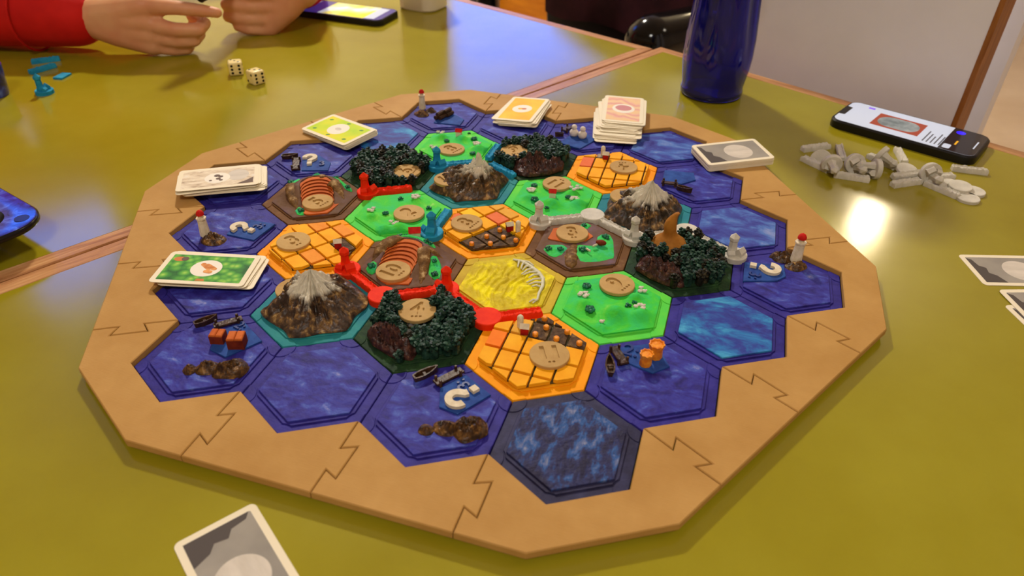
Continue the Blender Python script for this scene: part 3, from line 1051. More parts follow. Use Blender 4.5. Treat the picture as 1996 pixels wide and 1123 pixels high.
t = sea[(0, 6)]
z = zm(1340, 380, 4.99)
pl = plaque(t, [z(540, 845), z(870, 843), z(955, 800), z(935, 690), z(555, 662)])
qmark(t, pl, z(668, 712), z(830, 745), 0.56, M['cream'])
plaque_num(pl, '3:', z(650, 800), math.atan2(z(830, 745)[1] - z(668, 712)[1], z(830, 745)[0] - z(668, 712)[0]) - math.pi / 2, 0.24)
lighthouse(t, z(1048, 650), 0.50)
rock(t, z(920, 610), 0.22, 0.17, M['rock'], 8, 0.8)
rock(t, z(1055, 700), 0.2, 0.12, M['rock'], 9, 0.7, 0.4)

t = sea[(3, 0)]
z = zm(600, 180, 4.99)
pl = plaque(t, [z(1225, 300), z(1480, 325), z(1520, 270), z(1430, 220), z(1270, 235)])
lighthouse(t, z(1115, 165), 0.44)
rock(t, z(1110, 215), 0.2, 0.13, M['rock'], 10, 0.8)
rock(t, z(1195, 185), 0.15, 0.12, M['rock'], 11, 0.8)
for k, q in enumerate((z(1290, 262), z(1360, 235))):
    for e in (-1, 0, 1):
        c = (q[0] + 0.055 * e * 0.9, q[1] + 0.055 * e * 0.2, ZT + 0.075 + (0.08 if e == 0 else 0))
        lg = G().tube([(c[0] - 0.03, c[1] - 0.11, c[2]), (c[0] + 0.03, c[1] + 0.11, c[2])], 0.05, 8)
        obj('log', lg, M['wood_dark'], t, smooth=40)

t = sea[(3, 2)]
z = zm(960, 170, 4.99)
pl = plaque(t, [z(650, 545), z(850, 605), z(1000, 520), z(930, 460), z(760, 470)])
boat(t, z(690, 475), z(605, 480), M['wood_dark'])
pier(t, z(690, 440), z(760, 400), 0.14, M['wood_dark'])
for q in (z(790, 480), z(872, 500)):
    c = (q[0], q[1], ZT + 0.02)
    b = obj('sheep', G().lathe([(0.07, 0.0), (0.10, 0.05), (0.10, 0.11), (0.05, 0.17)], 16, c), M['sheep'], t, smooth=60)
    obj('sheep_head', G().ball((c[0], c[1], c[2] + 0.21), 0.065, 2), M['sheep'], b, smooth=80)

t = sea[(2, 4)]
z = zm(1000, 330, 4.99)
pl = plaque(t, [z(1475, 15), z(1755, 42), z(1775, 110), z(1640, 150), z(1450, 125)])
pier(t, z(1440, 145), z(1600, 165), 0.10, M['wood_dark'])
boat(t, z(1590, 190), z(1740, 235), M['wood_dark'])

t = sea[(-2, 4)]
z = zm(1140, 580, 4.99)
pl = plaque(t, [z(325, 495), z(430, 650), z(660, 742), z(825, 678), z(740, 535), z(640, 455)])
plaque_num(pl, '2:', z(445, 530), math.atan2(z(480, 500)[1] - z(400, 560)[1], z(480, 500)[0] - z(400, 560)[0]) - 1.2, 0.3)
boat(t, z(250, 775), z(230, 595), M['wood_dark'])
pier(t, z(275, 505), z(385, 670), 0.13, M['wood_dark'])
for q, s in ((z(585, 660), 1.0), (z(680, 585), 1.16)):
    c = (q[0], q[1], ZT + 0.02)
    prof = [(0.078, 0), (0.086, 0.02), (0.080, 0.09), (0.078, 0.13), (0.090, 0.19), (0.094, 0.215), (0.078, 0.218), (0.066, 0.2)]
    mod = lambda r, zz, a: r * (1 + (0.09 if zz > 0.16 else 0.03) * math.cos(9 * a))
    obj('wheat_sheaf', G().lathe([(r * s, h * s) for r, h in prof], 36, c, mod=mod), M['bale'], t, smooth=45)

# ------------------------------------------------------------------ number tokens
def token(num, c, left, right, label, z0=None, pips=None):
    """tan disc; left -> right is the reading direction of the number"""
    ang = math.atan2(right[1] - left[1], right[0] - left[0])
    pips = pips if pips is not None else 6 - abs(7 - int(num))
    z0 = ZT if z0 is None else z0
    body = G().prism(circle(0, 0, 0.285, 48), 0.0, 0.05, 0.008)
    cut = G().put(text_geo(num, 0.40 if len(num) == 1 else 0.36, 0.06, 0.016), (0, 0.04, 0.052))
    for k in range(pips):
        cut.put(G().prism(circle(0, 0, 0.022, 10), 0.026, 0.09), ((k - (pips - 1) / 2) * 0.06, -0.165, 0))

    def setup(o):
        me = bpy.data.meshes.new('cut')
        me.from_pydata(cut.v, [], cut.f)
        co = bpy.data.objects.new('cut', me)
        COL.objects.link(co)
        md = o.modifiers.new('b', 'BOOLEAN')
        md.object = co
        md.solver = 'EXACT'
        md.use_self = True
        return [co]
    g = evaluate(body, setup)
    o = obj('number_token', g, M['token'], None, (0, 0, 0), smooth=0)
    o.location = W((c[0], c[1], z0))
    o.rotation_euler = (0, 0, ang)
    tag(o, label, 'game token', 'round number tokens on the land tiles')


def house(t, c, sx, sy, h, ang, wall, roof, name='farmhouse'):
    b = obj(name, G().box((c[0], c[1], c[2]), (sx, sy, h), ang, 0.004), wall, t, smooth=0)
    g = G()
    o = 0.012
    hx, hy, rh = sx / 2 + o, sy / 2 + o, sy * 0.55
    g.add([(-hx, -hy, 0), (hx, -hy, 0), (hx, hy, 0), (-hx, hy, 0), (-hx, 0, rh), (hx, 0, rh)],
          [[0, 3, 2, 1], [0, 1, 5, 4], [2, 3, 4, 5], [1, 2, 5], [3, 0, 4]])
    obj('roof', G().put(g, (c[0], c[1], c[2] + h), ang), roof, b, smooth=0)


def silo(t, c, r, h):
    o = obj('silo', G().lathe([(r, 0), (r, h * 0.8), (r * 0.85, h * 0.9), (r * 0.5, h * 0.98), (r * 0.1, h)], 16, c), M['cream'], t, smooth=50)


# ------------------------------------------------------------------ wheat fields
def field(ti, label, z, o, a, b, soil, cells, bales, barn, silo_p, stone=None):
    t, cx, cy = base_tile(ti, label, M['orange'], M['f_groove'], 'wheat_hexagon')
    O, A, B = z(*o), z(*a), z(*b)
    ea, eb = (A[0] - O[0], A[1] - O[1]), (B[0] - O[0], B[1] - O[1])
    hexp = hexpoly(cx, cy, 0.80)
    soilp = [z(*q)[:2] for q in soil] if soil else None
    cl = [(z(*q)[:2], mn) for q, mn in cells]
    for i in range(-7, 8):
        for j in range(-7, 8):
            gp = 0.058
            cs = [(i + gp, j + gp), (i + 1 - gp, j + gp), (i + 1 - gp, j + 1 - gp), (i + gp, j + 1 - gp)]
            q = ccw([(O[0] + x * ea[0] + y * eb[0], O[1] + x * ea[1] + y * eb[1]) for x, y in cs])
            q = clip(q, hexp)
            if len(q) < 3 or area(q) < 0.0008:
                continue
            mx, my = sum(p[0] for p in q) / len(q), sum(p[1] for p in q) / len(q)
            full = (O[0] + (i + .5) * ea[0] + (j + .5) * eb[0], O[1] + (i + .5) * ea[1] + (j + .5) * eb[1])
            mm, h = M['f_gold'], 0.052
            if soilp and inside((mx, my), soilp):
                mm, h = M['soil'], 0.034
            for p, mn in cl:
                if math.hypot(p[0] - mx, p[1] - my) < 0.13:
                    mm = M[mn]
            h += 0.006 * noise.noise(Vector((i * 3.1, j * 2.7, ti[0])))
            obj('field_patch', G().prism(q, ZT - 0.005, ZT + h, 0.005), mm, t, smooth=0)
    for k, q in enumerate(bales):
        p = z(*q, ZT + 0.03)
        g = G().lathe([(0.035, 0), (0.045, 0.012), (0.045, 0.055), (0.032, 0.07)], 8)
        obj('hay_bale', G().put(g, (p[0], p[1], ZT + 0.03), k * 0.7), M['bale'], t, smooth=25)
    if barn:
        p = z(*barn[:2], ZT + 0.04)
        house(t, (p[0], p[1], ZT + 0.04), 0.115, 0.105, 0.12, barn[2], M['barn_red'], M['cream'], 'barn')
    if silo_p:
        p = z(*silo_p, ZT + 0.04)
        silo(t, (p[0], p[1], ZT + 0.04), 0.048, 0.22)
    return t


z = zm(880, 600, 4.99)
field((-2, 3), 'orange wheat field tile at the front with grey-brown ploughed corner', z, (480, 415), (665, 460), (560, 255),
      [(800, 105), (960, 70), (1180, 230), (1345, 365), (1290, 425), (1110, 378), (930, 335), (740, 290)],
      [((440, 320), 'f_deep'), ((1020, 365), 'f_deep'), ((690, 215), 'f_pale')],
      [(905, 122), (922, 208), (815, 275), (1020, 318), (1125, 252), (1243, 362)], (710, 245, 0.2), (668, 185))
token('11', z(951, 497), z(900, 555), z(1060, 540), 'tan number token engraved 11 on the front orange field', ZT + 0.05)
z = zm(500, 420, 8.678)
field((-1, 1), 'orange wheat field tile left of the red settlement and green pasture', z, (1020, 315), (1265, 230), (1230, 490),
      [(1250, 490), (1440, 400), (1680, 580), (1560, 740), (1420, 640)],
      [((1020, 200), 'f_mid'), ((1490, 285), 'f_mid'), ((970, 730), 'f_mid')], [], (1385, 545, 0.5), None)
token('3', z(638, 500), z(600, 580), z(760, 510), 'tan number token engraved 3 on the left orange field', ZT + 0.05)
z = zm(850, 390, 9.98)
field((0, 3), 'orange wheat field tile in the board centre with a row of hay bales', z, (940, 345), (1175, 250), (1215, 515),
      [(540, 870), (1205, 530), (1300, 565), (1640, 780), (1600, 920), (690, 1000)],
      [((420, 370), 'f_salmon'), ((1190, 385), 'f_salmon'), ((1150, 185), 'f_pale'), ((1420, 290), 'f_pale'), ((680, 290), 'f_yellow'), ((1500, 600), 'f_yellow')],
      [(695, 885), (985, 740), (1055, 880), (1240, 615), (1310, 758), (1550, 815)], (1430, 590, 0.6), (1595, 610))
token('8', z(598, 515), z(615, 620), z(815, 470), 'tan number token engraved 8 with five pips on the central orange field', ZT + 0.05)
z = zm(1090, 270, 9.98)
field((2, 3), 'orange wheat field tile at the back right with one salmon patch', z, (625, 590), (880, 612), (705, 405),
      None, [((540, 480), 'f_salmon'), ((890, 360), 'stone')], [], (898, 405, 0.1), (845, 330))
token('4', z(1245, 620), z(1300, 550), z(1110, 550), 'tan number token engraved 4 on the back right orange field', ZT + 0.05)

# ------------------------------------------------------------------ pastures
random.seed(5)
sheep_src = {}


def lump(name, n, r, m, t, p, sq=0.8):
    g = G()
    for k in range(n):
        a = 2 * math.pi * k / max(1, n - 1)
        d = 0 if k == 0 else r * 0.75
        g.ball((p[0] + d * math.cos(a), p[1] + d * math.sin(a), p[2] + r * (0.55 if k else 0.8)), r * random.uniform(0.55, 0.8), 1, (1, 1, sq))
    return obj(name, g, m, t, smooth=70)


def pasture(ti, label, z, mounds, sheep, bushes, home):
    t, cx, cy = base_tile(ti, label, M['green_edge'], M['green'], 'pasture_hexagon', plateau=False)
    md = [(z(q[0], q[1]), q[2], q[3]) for q in mounds]

    def zf(x, y, tt):
        h = ZT
        for c, r, hh in md:
            d = math.hypot(x - c[0], y - c[1]) / r
            if d < 1.6:
                h += 1.4 * hh * math.exp(-2.2 * d * d)
        return h + 0.004 * fbm(x, y, 0, 5) if tt < 0.999 else ZT
    obj('pasture_ground', starfield(hexpoly(cx, cy, 0.80), zf, ZM_ - 0.01, 26, 72), M['green'], t, smooth=50)
    for q in sheep:
        p = z(q[0], q[1])
        zz = zf(p[0], p[1], 0)
        for k in range(q[2]):
            a = k * 2.4 + q[0]
            d = 0.0 if q[2] == 1 else 0.052
            c = (p[0] + d * math.cos(a) * (1 + 0.3 * (k % 2)), p[1] + d * math.sin(a))
            g = G().ball((c[0], c[1], zz + 0.026), 0.032, 2, (1.25, 0.9, 0.9)).ball((c[0] + 0.032, c[1] + 0.012, zz + 0.04), 0.018, 1)
            obj('sheep', g, M['sheep'], t, smooth=80)
    for q in bushes:
        p = z(q[0], q[1])
        lump('bush', 6 if q[2] > 0.045 else 4, q[2], M['bush'], t, (p[0], p[1], zf(p[0], p[1], 0)))
    if home:
        p = z(home[0], home[1])
        house(t, (p[0], p[1], zf(p[0], p[1], 0) - 0.01), 0.125, 0.115, 0.125, home[2], M['cream'], M['roof_red'])
    return t


z = zm(1080, 520, 7.487)
pasture((-1, 4), 'bright green pasture tile right of the yellow desert tile', z,
        [(430, 560, 0.17, 0.07), (880, 700, 0.26, 0.11), (1190, 460, 0.15, 0.07), (1260, 720, 0.22, 0.09), (690, 880, 0.12, 0.04)],
        [(430, 415, 5), (1275, 350, 3), (1245, 650, 4), (690, 835, 1)], [(475, 295, 0.055), (525, 650, 0.065), (1075, 580, 0.045), (1165, 535, 0.035)], None)
token('9', z(915, 290), z(945, 380), z(1070, 285), 'tan number token engraved 9 on the front green pasture', ZT + 0.02)
z = zm(640, 380, 4.99)
pasture((0, 2), 'bright green pasture tile left of the cyan road and settlement', z,
        [(430, 215, 0.14, 0.06), (550, 335, 0.16, 0.07), (690, 315, 0.18, 0.07), (860, 60, 0.15, 0.05)],
        [(420, 150, 3), (850, 45, 5), (635, 290, 3)], [(705, 40, 0.045), (560, 185, 0.05), (975, 132, 0.045)], None)
token('2', z(786, 198), z(790, 240), z(850, 215), 'tan number token engraved 2 on the green pasture left of centre', ZT + 0.02)
z = zm(980, 330, 9.98)
pasture((1, 3), 'bright green pasture tile with a red roofed house and tan token', z,
        [(500, 570, 0.16, 0.07), (930, 690, 0.24, 0.10), (1350, 480, 0.18, 0.07), (1480, 690, 0.2, 0.09)],
        [(555, 415, 6), (1390, 610, 4), (1470, 370, 3), (1370, 460, 3)], [(610, 325, 0.05), (620, 620, 0.065), (1270, 560, 0.05), (850, 785, 0.04)], (965, 540, 0.2))
token('11', z(1050, 320), z(1200, 290), z(1060, 235), 'tan number token engraved 11 behind the red roofed house', ZT + 0.02)
z = zm(800, 235, 9.98)
pasture((2, 1), 'bright green pasture tile at the back with a red roofed house', z,
        [(620, 340, 0.17, 0.08), (1000, 370, 0.2, 0.08), (1330, 570, 0.22, 0.09)],
        [(585, 245, 3), (440, 530, 3), (1290, 465, 5)], [(705, 410, 0.05), (1240, 375, 0.06), (1210, 655, 0.05), (1140, 250, 0.03)], (945, 320, 0.15))
token('8', z(800, 575), z(790, 660), z(985, 565), 'tan number token with five pips on the back green pasture', ZT - 0.005)

# ------------------------------------------------------------------ clay hills
def hills(ti, label, z, floor_p, steps, patches, bushes, ridges, extra=None):
    t, cx, cy = base_tile(ti, label, M['hill_edge'], M['hill'], 'clay_hexagon', plateau=False)
    if steps:
        a0, a1 = z(*steps[0]), z(*steps[1])
        qd = math.atan2(a1[1] - a0[1], a1[0] - a0[0])
        qL = steps[2] * steps[3]

    def gz(x, y):
        h = ZT + 0.012 + 0.012 * fbm(x, y, 3, 3)
        if steps:
            sx = (x - a0[0]) * math.cos(qd) + (y - a0[1]) * math.sin(qd)
            sy = -(x - a0[0]) * math.sin(qd) + (y - a0[1]) * math.cos(qd)
            ex = sx - max(0.0, min(qL, sx))
            d = math.hypot(ex, sy) - steps[4]
            if d > -0.02:
                k_ = min(1.0, (d + 0.02) / 0.03)
                lev = 0.19 * max(0.0, min(1.0, (sx + 0.12) / (qL + 0.1)))
                h += k_ * lev * math.exp(-(max(0, d - 0.03) / 0.20) ** 2)
        return h
    zf = lambda x, y, tt: ZT + (gz(x, y) - ZT) * (1 - tt ** 14)
    obj('hill_ground', starfield(hexpoly(cx, cy, 0.80), zf, ZM_ - 0.01, 40, 120), M['hill'], t, smooth=60)
    fl = [z(*q)[:2] for q in floor_p]
    obj('clay_floor', starfield(fl, lambda x, y, tt: ZT + 0.03, ZT - 0.01, 3, 48), M['clay'], t, smooth=30)
    if steps:
        (tx, ty), (dx, dy), n, dist, r0 = steps
        c0 = z(tx, ty)
        c1 = z(dx, dy)
        d = math.atan2(c1[1] - c0[1], c1[0] - c0[0])
        for k in range(n):
            s0, s1 = dist * k, dist * (k + 1)
            vs, fs = [], []
            hz = ZT + 0.05 + 0.026 * k
            for q in range(-90, 91, 9):
                e = d + math.radians(q)
                wob = 0.012 * math.sin(q * 0.11 + k * 2.3)
                ri, ro = r0 - 0.012, r0 + wob
                pi_ = (c0[0] + s0 * math.cos(d) + ri * math.cos(e), c0[1] + s0 * math.sin(d) + ri * math.sin(e))
                po = (c0[0] + (s1 + 0.01) * math.cos(d) + ro * math.cos(e), c0[1] + (s1 + 0.01) * math.sin(d) + ro * math.sin(e))
                vs += [pi_ + (ZT - 0.005,), pi_ + (hz - 0.008,), (pi_[0] + 0.006 * math.cos(e), pi_[1] + 0.006 * math.sin(e), hz), po + (hz,), po + (ZT - 0.005,)]
            L = len(vs) // 5
            for a in range(L - 1):
                for b in range(5):
                    e2 = (b + 1) % 5
                    fs.append([a * 5 + b, a * 5 + e2, (a + 1) * 5 + e2, (a + 1) * 5 + b])
            fs += [[4, 3, 2, 1, 0], [5 * (L - 1) + b for b in range(5)]]
            gs = G().add(vs, [f[::-1] for f in fs])
            gs.m = [1 if (k_ % 5 == 0 and k_ < 5 * (L - 1)) else 0 for k_ in range(len(gs.f))]
            obj('terrace_step', gs, [M['clay'], M['clay_dark']], t, smooth=25)
    for q in patches:
        pol = [z(*w)[:2] for w in q]
        obj('grass_patch', starfield(pol, lambda x, y, tt: gz(x, y) + (0.018 + 0.012 * fbm(x, y, 9, 9)) * (1 - tt ** 5), ZT - 0.01, 8, 40), M['patch'], t, smooth=55)
    for q in bushes:
        p = z(q[0], q[1])
        lump('bush', 5, q[2], M['bush'], t, (p[0], p[1], gz(p[0], p[1]) + 0.01))
    for q in ridges:
        P = [z(*w) for w in q[0]]
        fine = []
        for k in range(len(P) - 1):
            for s in range(5):
                u_ = s / 5
                fine.append((P[k][0] + u_ * (P[k + 1][0] - P[k][0]), P[k][1] + u_ * (P[k + 1][1] - P[k][1]), ZT))
        fine.append(P[-1][:2] + (ZT,))
        fine = [(a_, b_, gz(a_, b_) - 0.01) for a_, b_, c_ in fine]
        L = len(fine)
        rad = [1.45 * q[1] * (0.12 + 0.85 * math.sin(math.pi * min(1, (k + 0.6) / L))) * (1 + 0.35 * noise.noise(Vector((k * 0.9, q[1] * 50, 1)))) for k in range(L)]
        obj('ridge', G().tube(fine, rad, 14, 0.5), M['ridge'], t, smooth=60)
    return t


z = zm(690, 440, 8.64)
t = hills((-1, 2), 'brown clay hill tile with brick-red terraces beside the red road', z,
          [(560, 1000), (940, 1000), (1040, 790), (1110, 600), (1060, 470), (930, 395), (790, 410), (600, 590), (400, 850), (430, 930)],
          ((665, 810), (880, 520), 6, 0.085, 0.30),
          [[(640, 300), (830, 250), (930, 200), (1130, 205), (1290, 300), (1390, 420), (1340, 480), (1180, 450), (1090, 380), (900, 355)],
           [(205, 750), (260, 680), (330, 660), (390, 690), (375, 790), (310, 830), (230, 800)],
           [(1280, 660), (1330, 600), (1400, 580), (1460, 660), (1482, 760), (1440, 890), (1350, 915), (1255, 840)]],
          [(785, 262, 0.045), (880, 235, 0.03), (1230, 425, 0.04), (1290, 430, 0.04), (305, 735, 0.055), (1355, 665, 0.04), (1355, 850, 0.05)],
          [([(330, 650), (480, 500), (700, 375), (850, 360)], 0.085), ([(1120, 980), (1175, 780), (1190, 570), (1290, 535), (1500, 570)], 0.075)])
p = z(1035, 265)
house(t, (p[0], p[1], ZT + 0.13), 0.19, 0.15, 0.09, 0.42, M['cream'], M['roof_red'])
token('10', z(667, 812), z(725, 885), z(835, 795), 'tan number token engraved 10 on the terraced brown hill', ZT + 0.03)
z = zm(500, 330, 9.98)
hills((0, 1), 'brown clay hill tile with striped terraces behind the left orange field', z,
      [(900, 870), (1000, 900), (1400, 860), (1640, 660), (1500, 580), (1470, 400), (1330, 310), (1050, 305), (890, 420), (870, 600)],
      ((1200, 690), (1190, 470), 6, 0.085, 0.30),
      [[(575, 420), (690, 260), (850, 185), (850, 260), (740, 370), (650, 420)], [(1070, 215), (1190, 185), (1315, 190), (1260, 250), (1130, 255)],
       [(1465, 275), (1600, 290), (1850, 395), (1875, 460), (1740, 445), (1590, 340)], [(750, 810), (820, 755), (900, 770), (955, 860), (890, 905), (790, 890)]],
      [(680, 305, 0.05), (1190, 215, 0.04), (1580, 295, 0.035), (1780, 410, 0.045), (875, 830, 0.05)],
      [([(760, 330), (700, 420), (710, 600), (790, 790)], 0.085), ([(1260, 270), (1400, 340), (1560, 440), (1700, 610)], 0.085)])
token('5', z(1200, 690), z(1240, 775), z(1430, 665), 'tan number token engraved 5 on the left brown hill', ZT + 0.03)
z = zm(1020, 400, 8.02)
t = hills((0, 4), 'brown clay hill tile with a wide green patch below the grey-white road', z,
          [(380, 540), (440, 440), (470, 375), (640, 365), (900, 380), (1010, 440), (1095, 500), (980, 575), (700, 600)], None,
          [[(315, 690), (370, 632), (500, 625), (620, 625), (692, 680), (600, 780), (500, 820), (400, 790)],
           [(870, 350), (920, 290), (1000, 290), (1065, 330), (1000, 380), (900, 385)],
           [(1150, 510), (1250, 450), (1350, 460), (1405, 560), (1420, 830), (1200, 885), (905, 895), (805, 740), (850, 630), (990, 640), (1150, 700), (1240, 640)]],
          [(390, 700, 0.05), (580, 712, 0.045), (950, 335, 0.04), (1280, 515, 0.05), (1310, 540, 0.03), (935, 720, 0.06)],
          [([(820, 590), (750, 740), (745, 930), (760, 980)], 0.08)])
p = z(1210, 650)
obj('clay_kiln', G().ball((p[0], p[1], ZT + 0.09), 0.075, 2, (1.3, 0.8, 0.7)), M['clay_dark'], t, smooth=80)
for q, a in (((1115, 690), 0.9), ((1010, 760), -0.6)):
    p = z(*q)
    obj('cream_log', G().box((p[0], p[1], ZT + 0.075), (0.1, 0.025, 0.03), a, 0.005), M['cream'], t, smooth=0)
token('3', z(762, 478), z(700, 560), z(820, 555), 'tan number token engraved 3 on the brown hill under the grey-white road', ZT + 0.03)

# ------------------------------------------------------------------ mountains
def snow_mat(name, zs, zw, dark):
    m = mat(name, (80, 58, 40), 0.36, ramp=[(0.34, (dark[0] - 26, dark[1] - 20, dark[2] - 16)), (0.5, dark), (0.60, (122, 90, 52)), (0.72, (204, 172, 112))], scale=7.5, detail=9, dist=0.5,
            space='World', bump=0.9, bscale=9, bdetail=6)
    nt = m.node_tree
    N, L = nt.nodes, nt.links
    p = N['Principled BSDF']
    src = p.inputs['Base Color'].links[0].from_socket
    geo = N.new('ShaderNodeNewGeometry')
    sx = N.new('ShaderNodeSeparateXYZ')
    L.new(geo.outputs['Position'], sx.inputs[0])
    ns = N.new('ShaderNodeTexNoise')
    ns.inputs['Scale'].default_value = 7 / S
    ns.inputs['Detail'].default_value = 6
    mp = N.new('ShaderNodeMapping')
    mp.inputs['Scale'].default_value = (1, 1, 0.35)
    L.new(geo.outputs['Position'], mp.inputs['Vector'])
    L.new(mp.outputs['Vector'], ns.inputs['Vector'])
    ma = N.new('ShaderNodeMath')
    ma.operation = 'MULTIPLY_ADD'
    ma.inputs[1].default_value = zw * S
    L.new(ns.outputs['Fac'], ma.inputs[0])
    L.new(sx.outputs['Z'], ma.inputs[2])
    zc = (zs - TZ) * S + H0 + zw * S * 0.5
    mr = N.new('ShaderNodeMapRange')
    mr.inputs['From Min'].default_value = zc - 0.04 * S
    mr.inputs['From Max'].default_value = zc + 0.05 * S
    L.new(ma.outputs[0], mr.inputs['Value'])
    mx = N.new('ShaderNodeMix')
    mx.data_type = 'RGBA'
    L.new(mr.outputs['Result'], mx.inputs['Factor'])
    L.new(src, mx.inputs['A'])
    mx.inputs['B'].default_value = lin((218, 210, 190))
    L.new(mx.outputs['Result'], p.inputs['Base Color'])
    return m


def mountain(ti, label, outline, peak, H, mt, seed, spiky, sharp):
    t, cx, cy = base_tile(ti, label, M['teal'], M['teal'], 'mountain_hexagon')
    pk = peak

    def zf(x, y, tt):
        a = math.atan2(y - pk[1], x - pk[0])
        d = math.hypot(x - pk[0], y - pk[1])
        base = (1 - tt) ** sharp
        rid = abs(noise.noise(Vector((math.cos(a) * 2.6, math.sin(a) * 2.6, seed + tt * 0.7)))) * 2 - 0.45
        rid2 = fbm(x, y, seed, 6, 5)
        h = H * base
        env = math.sin(math.pi * min(1, tt * 0.97 + 0.03))
        rid3 = 1 - abs(noise.noise(Vector((math.cos(a) * 6.5, math.sin(a) * 6.5, seed + 3 + tt * 1.4)))) * 2.2
        h += 0.15 * rid * env * (0.5 + tt * 0.3)
        h += 0.075 * rid3 * env
        h += 0.055 * (noise.ridged_multi_fractal(Vector((x * 3.2, y * 3.2, seed)), 0.9, 2.1, 5, 1.0, 2.0) - 1.1) * env
        h += 0.06 * rid2 * env + 0.03 * abs(noise.noise(Vector((x * 17, y * 17, seed)))) * env
        if spiky:
            h += spiky * max(0, 1 - tt * 2.6) * (abs(noise.noise(Vector((x * 9, y * 9, seed)))) - 0.15)
        h += 0.09 * (1 - tt ** 10)
        return ZT + max(h, 0.02) if tt < 0.999 else ZT + 0.0
    g = starfield(outline, zf, ZT - 0.01, 48, 170, pk)
    obj('mountain', g, mt, t, smooth=38)
    return t


def mout(ti, R, am, seed):
    cx, cy = tile_c(*ti)
    out = []
    for k in range(48):
        a = 2 * math.pi * k / 48
        rb = R * (R3 / 2) / math.cos(((math.degrees(a) + 30) % 60 - 30) * math.pi / 180)
        rb *= 1 + am * noise.noise(Vector((math.cos(a) * 2.3, math.sin(a) * 2.3, seed)))
        out.append((cx + rb * math.cos(a), cy + rb * math.sin(a)))
    return out


m1, m2, m3 = (snow_mat('mountain_rock_front', 0.31, 0.34, (72, 54, 42)), snow_mat('mountain_rock_back', 0.30, 0.30, (74, 56, 36)), snow_mat('mountain_rock_right', 0.28, 0.34, (68, 56, 44)))
c = tile_c(-2, 1)
mountain((-2, 1), 'teal-edged mountain tile at the front left with a snowy brown peak', mout((-2, 1), 0.82, 0.10, 2), (c[0] - 0.02, c[1] + 0.02), 0.56, m1, 3.0, 0.0, 1.75)
token('6', at(574, 566, 0.1), at(560, 566), at(600, 566), 'tan number token half hidden behind the front left snowy peak', ZT + 0.13)
c = tile_c(1, 2)
mo = [p for p in mout((1, 2), 0.80, 0.10, 5)]
mountain((1, 2), 'teal-edged mountain tile at the back with a spiky snowy peak', mo, (c[0] + 0.22, c[1] + 0.02), 0.40, m2, 8.0, 0.55, 1.6)
z = zm(820, 290, 9.98)
token('12', z(540, 625, 0.06), z(470, 700), z(620, 655), 'tan number token engraved 12 beside the spiky back peak', ZT + 0.10)
c = tile_c(1, 4)
mountain((1, 4), 'teal-edged mountain tile at the right with a smooth snow cone', mout((1, 4), 0.80, 0.08, 9), (c[0] + 0.10, c[1] - 0.02), 0.60, m3, 14.0, 0.0, 2.1)
token('5', at(1218, 385, 0.1), at(1200, 385), at(1240, 385), 'tan number token half hidden behind the right snow cone', ZT + 0.13)

# ------------------------------------------------------------------ forests
random.seed(11)
TREE = []
for k in range(5):
    g = G()
    h = 0.17 + 0.018 * k
    g.lathe([(0.060, 0), (0.062, h * 0.55), (0.05, h * 0.9)], 7)
    for j in range(13):
        a = j * 2.4 + k * 1.7
        rr = (0.066, 0.045, 0.02)[0 if j < 6 else (1 if j < 11 else 2)]
        hz = h * (0.74, 0.92, 1.08)[0 if j < 6 else (1 if j < 11 else 2)] + random.uniform(-0.015, 0.015)
        g.ball((rr * math.cos(a), rr * math.sin(a), hz), random.uniform(0.022, 0.034), 1, (1.15, 1.15, 0.8), 0.5)
    TREE.append(g)
tree_me = {}


def forest(ti, label, rocks, clear, n_seed, extra_brown=0.15, zmin=0.0):
    t, cx, cy = base_tile(ti, label, M['forest_base'], M['forest_base'], 'forest_hexagon')
    random.seed(n_seed)
    hexp = hexpoly(cx, cy, 0.78)
    for q in rocks:
        f = lambda x, y, tt: ZT + (0.20 * (1 - tt ** 2.2) + 0.06) * (0.7 + 0.8 * fbm(x, y, n_seed, 6) + 0.4 * abs(noise.noise(Vector((x * 20, y * 20, n_seed))))) if tt < 0.999 else ZT
        obj('rock_outcrop', starfield(q, f, ZT - 0.01, 22, 80), M['rock_purple'], t, smooth=50)
    pts = []
    for _ in range(6000):
        x, y = cx + random.uniform(-0.8, 0.8), cy + random.uniform(-0.8, 0.8)
        if not inside((x, y), hexp):
            continue
        if any(inside((x, y), q) for q in rocks):
            continue
        if any(math.hypot(x - c[0], y - c[1]) < c[2] for c in clear):
            continue
        if any((x - a) ** 2 + (y - b) ** 2 < 0.0108 for a, b in pts):
            continue
        pts.append((x, y))
    for x, y in pts:
        k = random.randrange(5)
        mn = 'tree_brown' if random.random() < extra_brown else 'tree'
        key = (k, mn)
        sc = random.uniform(0.88, 1.18)
        if key not in tree_me:
            o = obj('tree', TREE[k], M[mn], t, org=(0, 0, 0), smooth=40)
            tree_me[key] = o
            o.location = Vector((x - cx, y - cy, ZT - TZ)) * S
            o.rotation_euler = (0, 0, random.uniform(0, 6.28))
            o.scale = (sc, sc, sc)
        else:
            share(tree_me[key], t, (x - cx, y - cy, ZT - TZ), (0, 0, random.uniform(0, 6.28)), sc, 'tree')
    return t


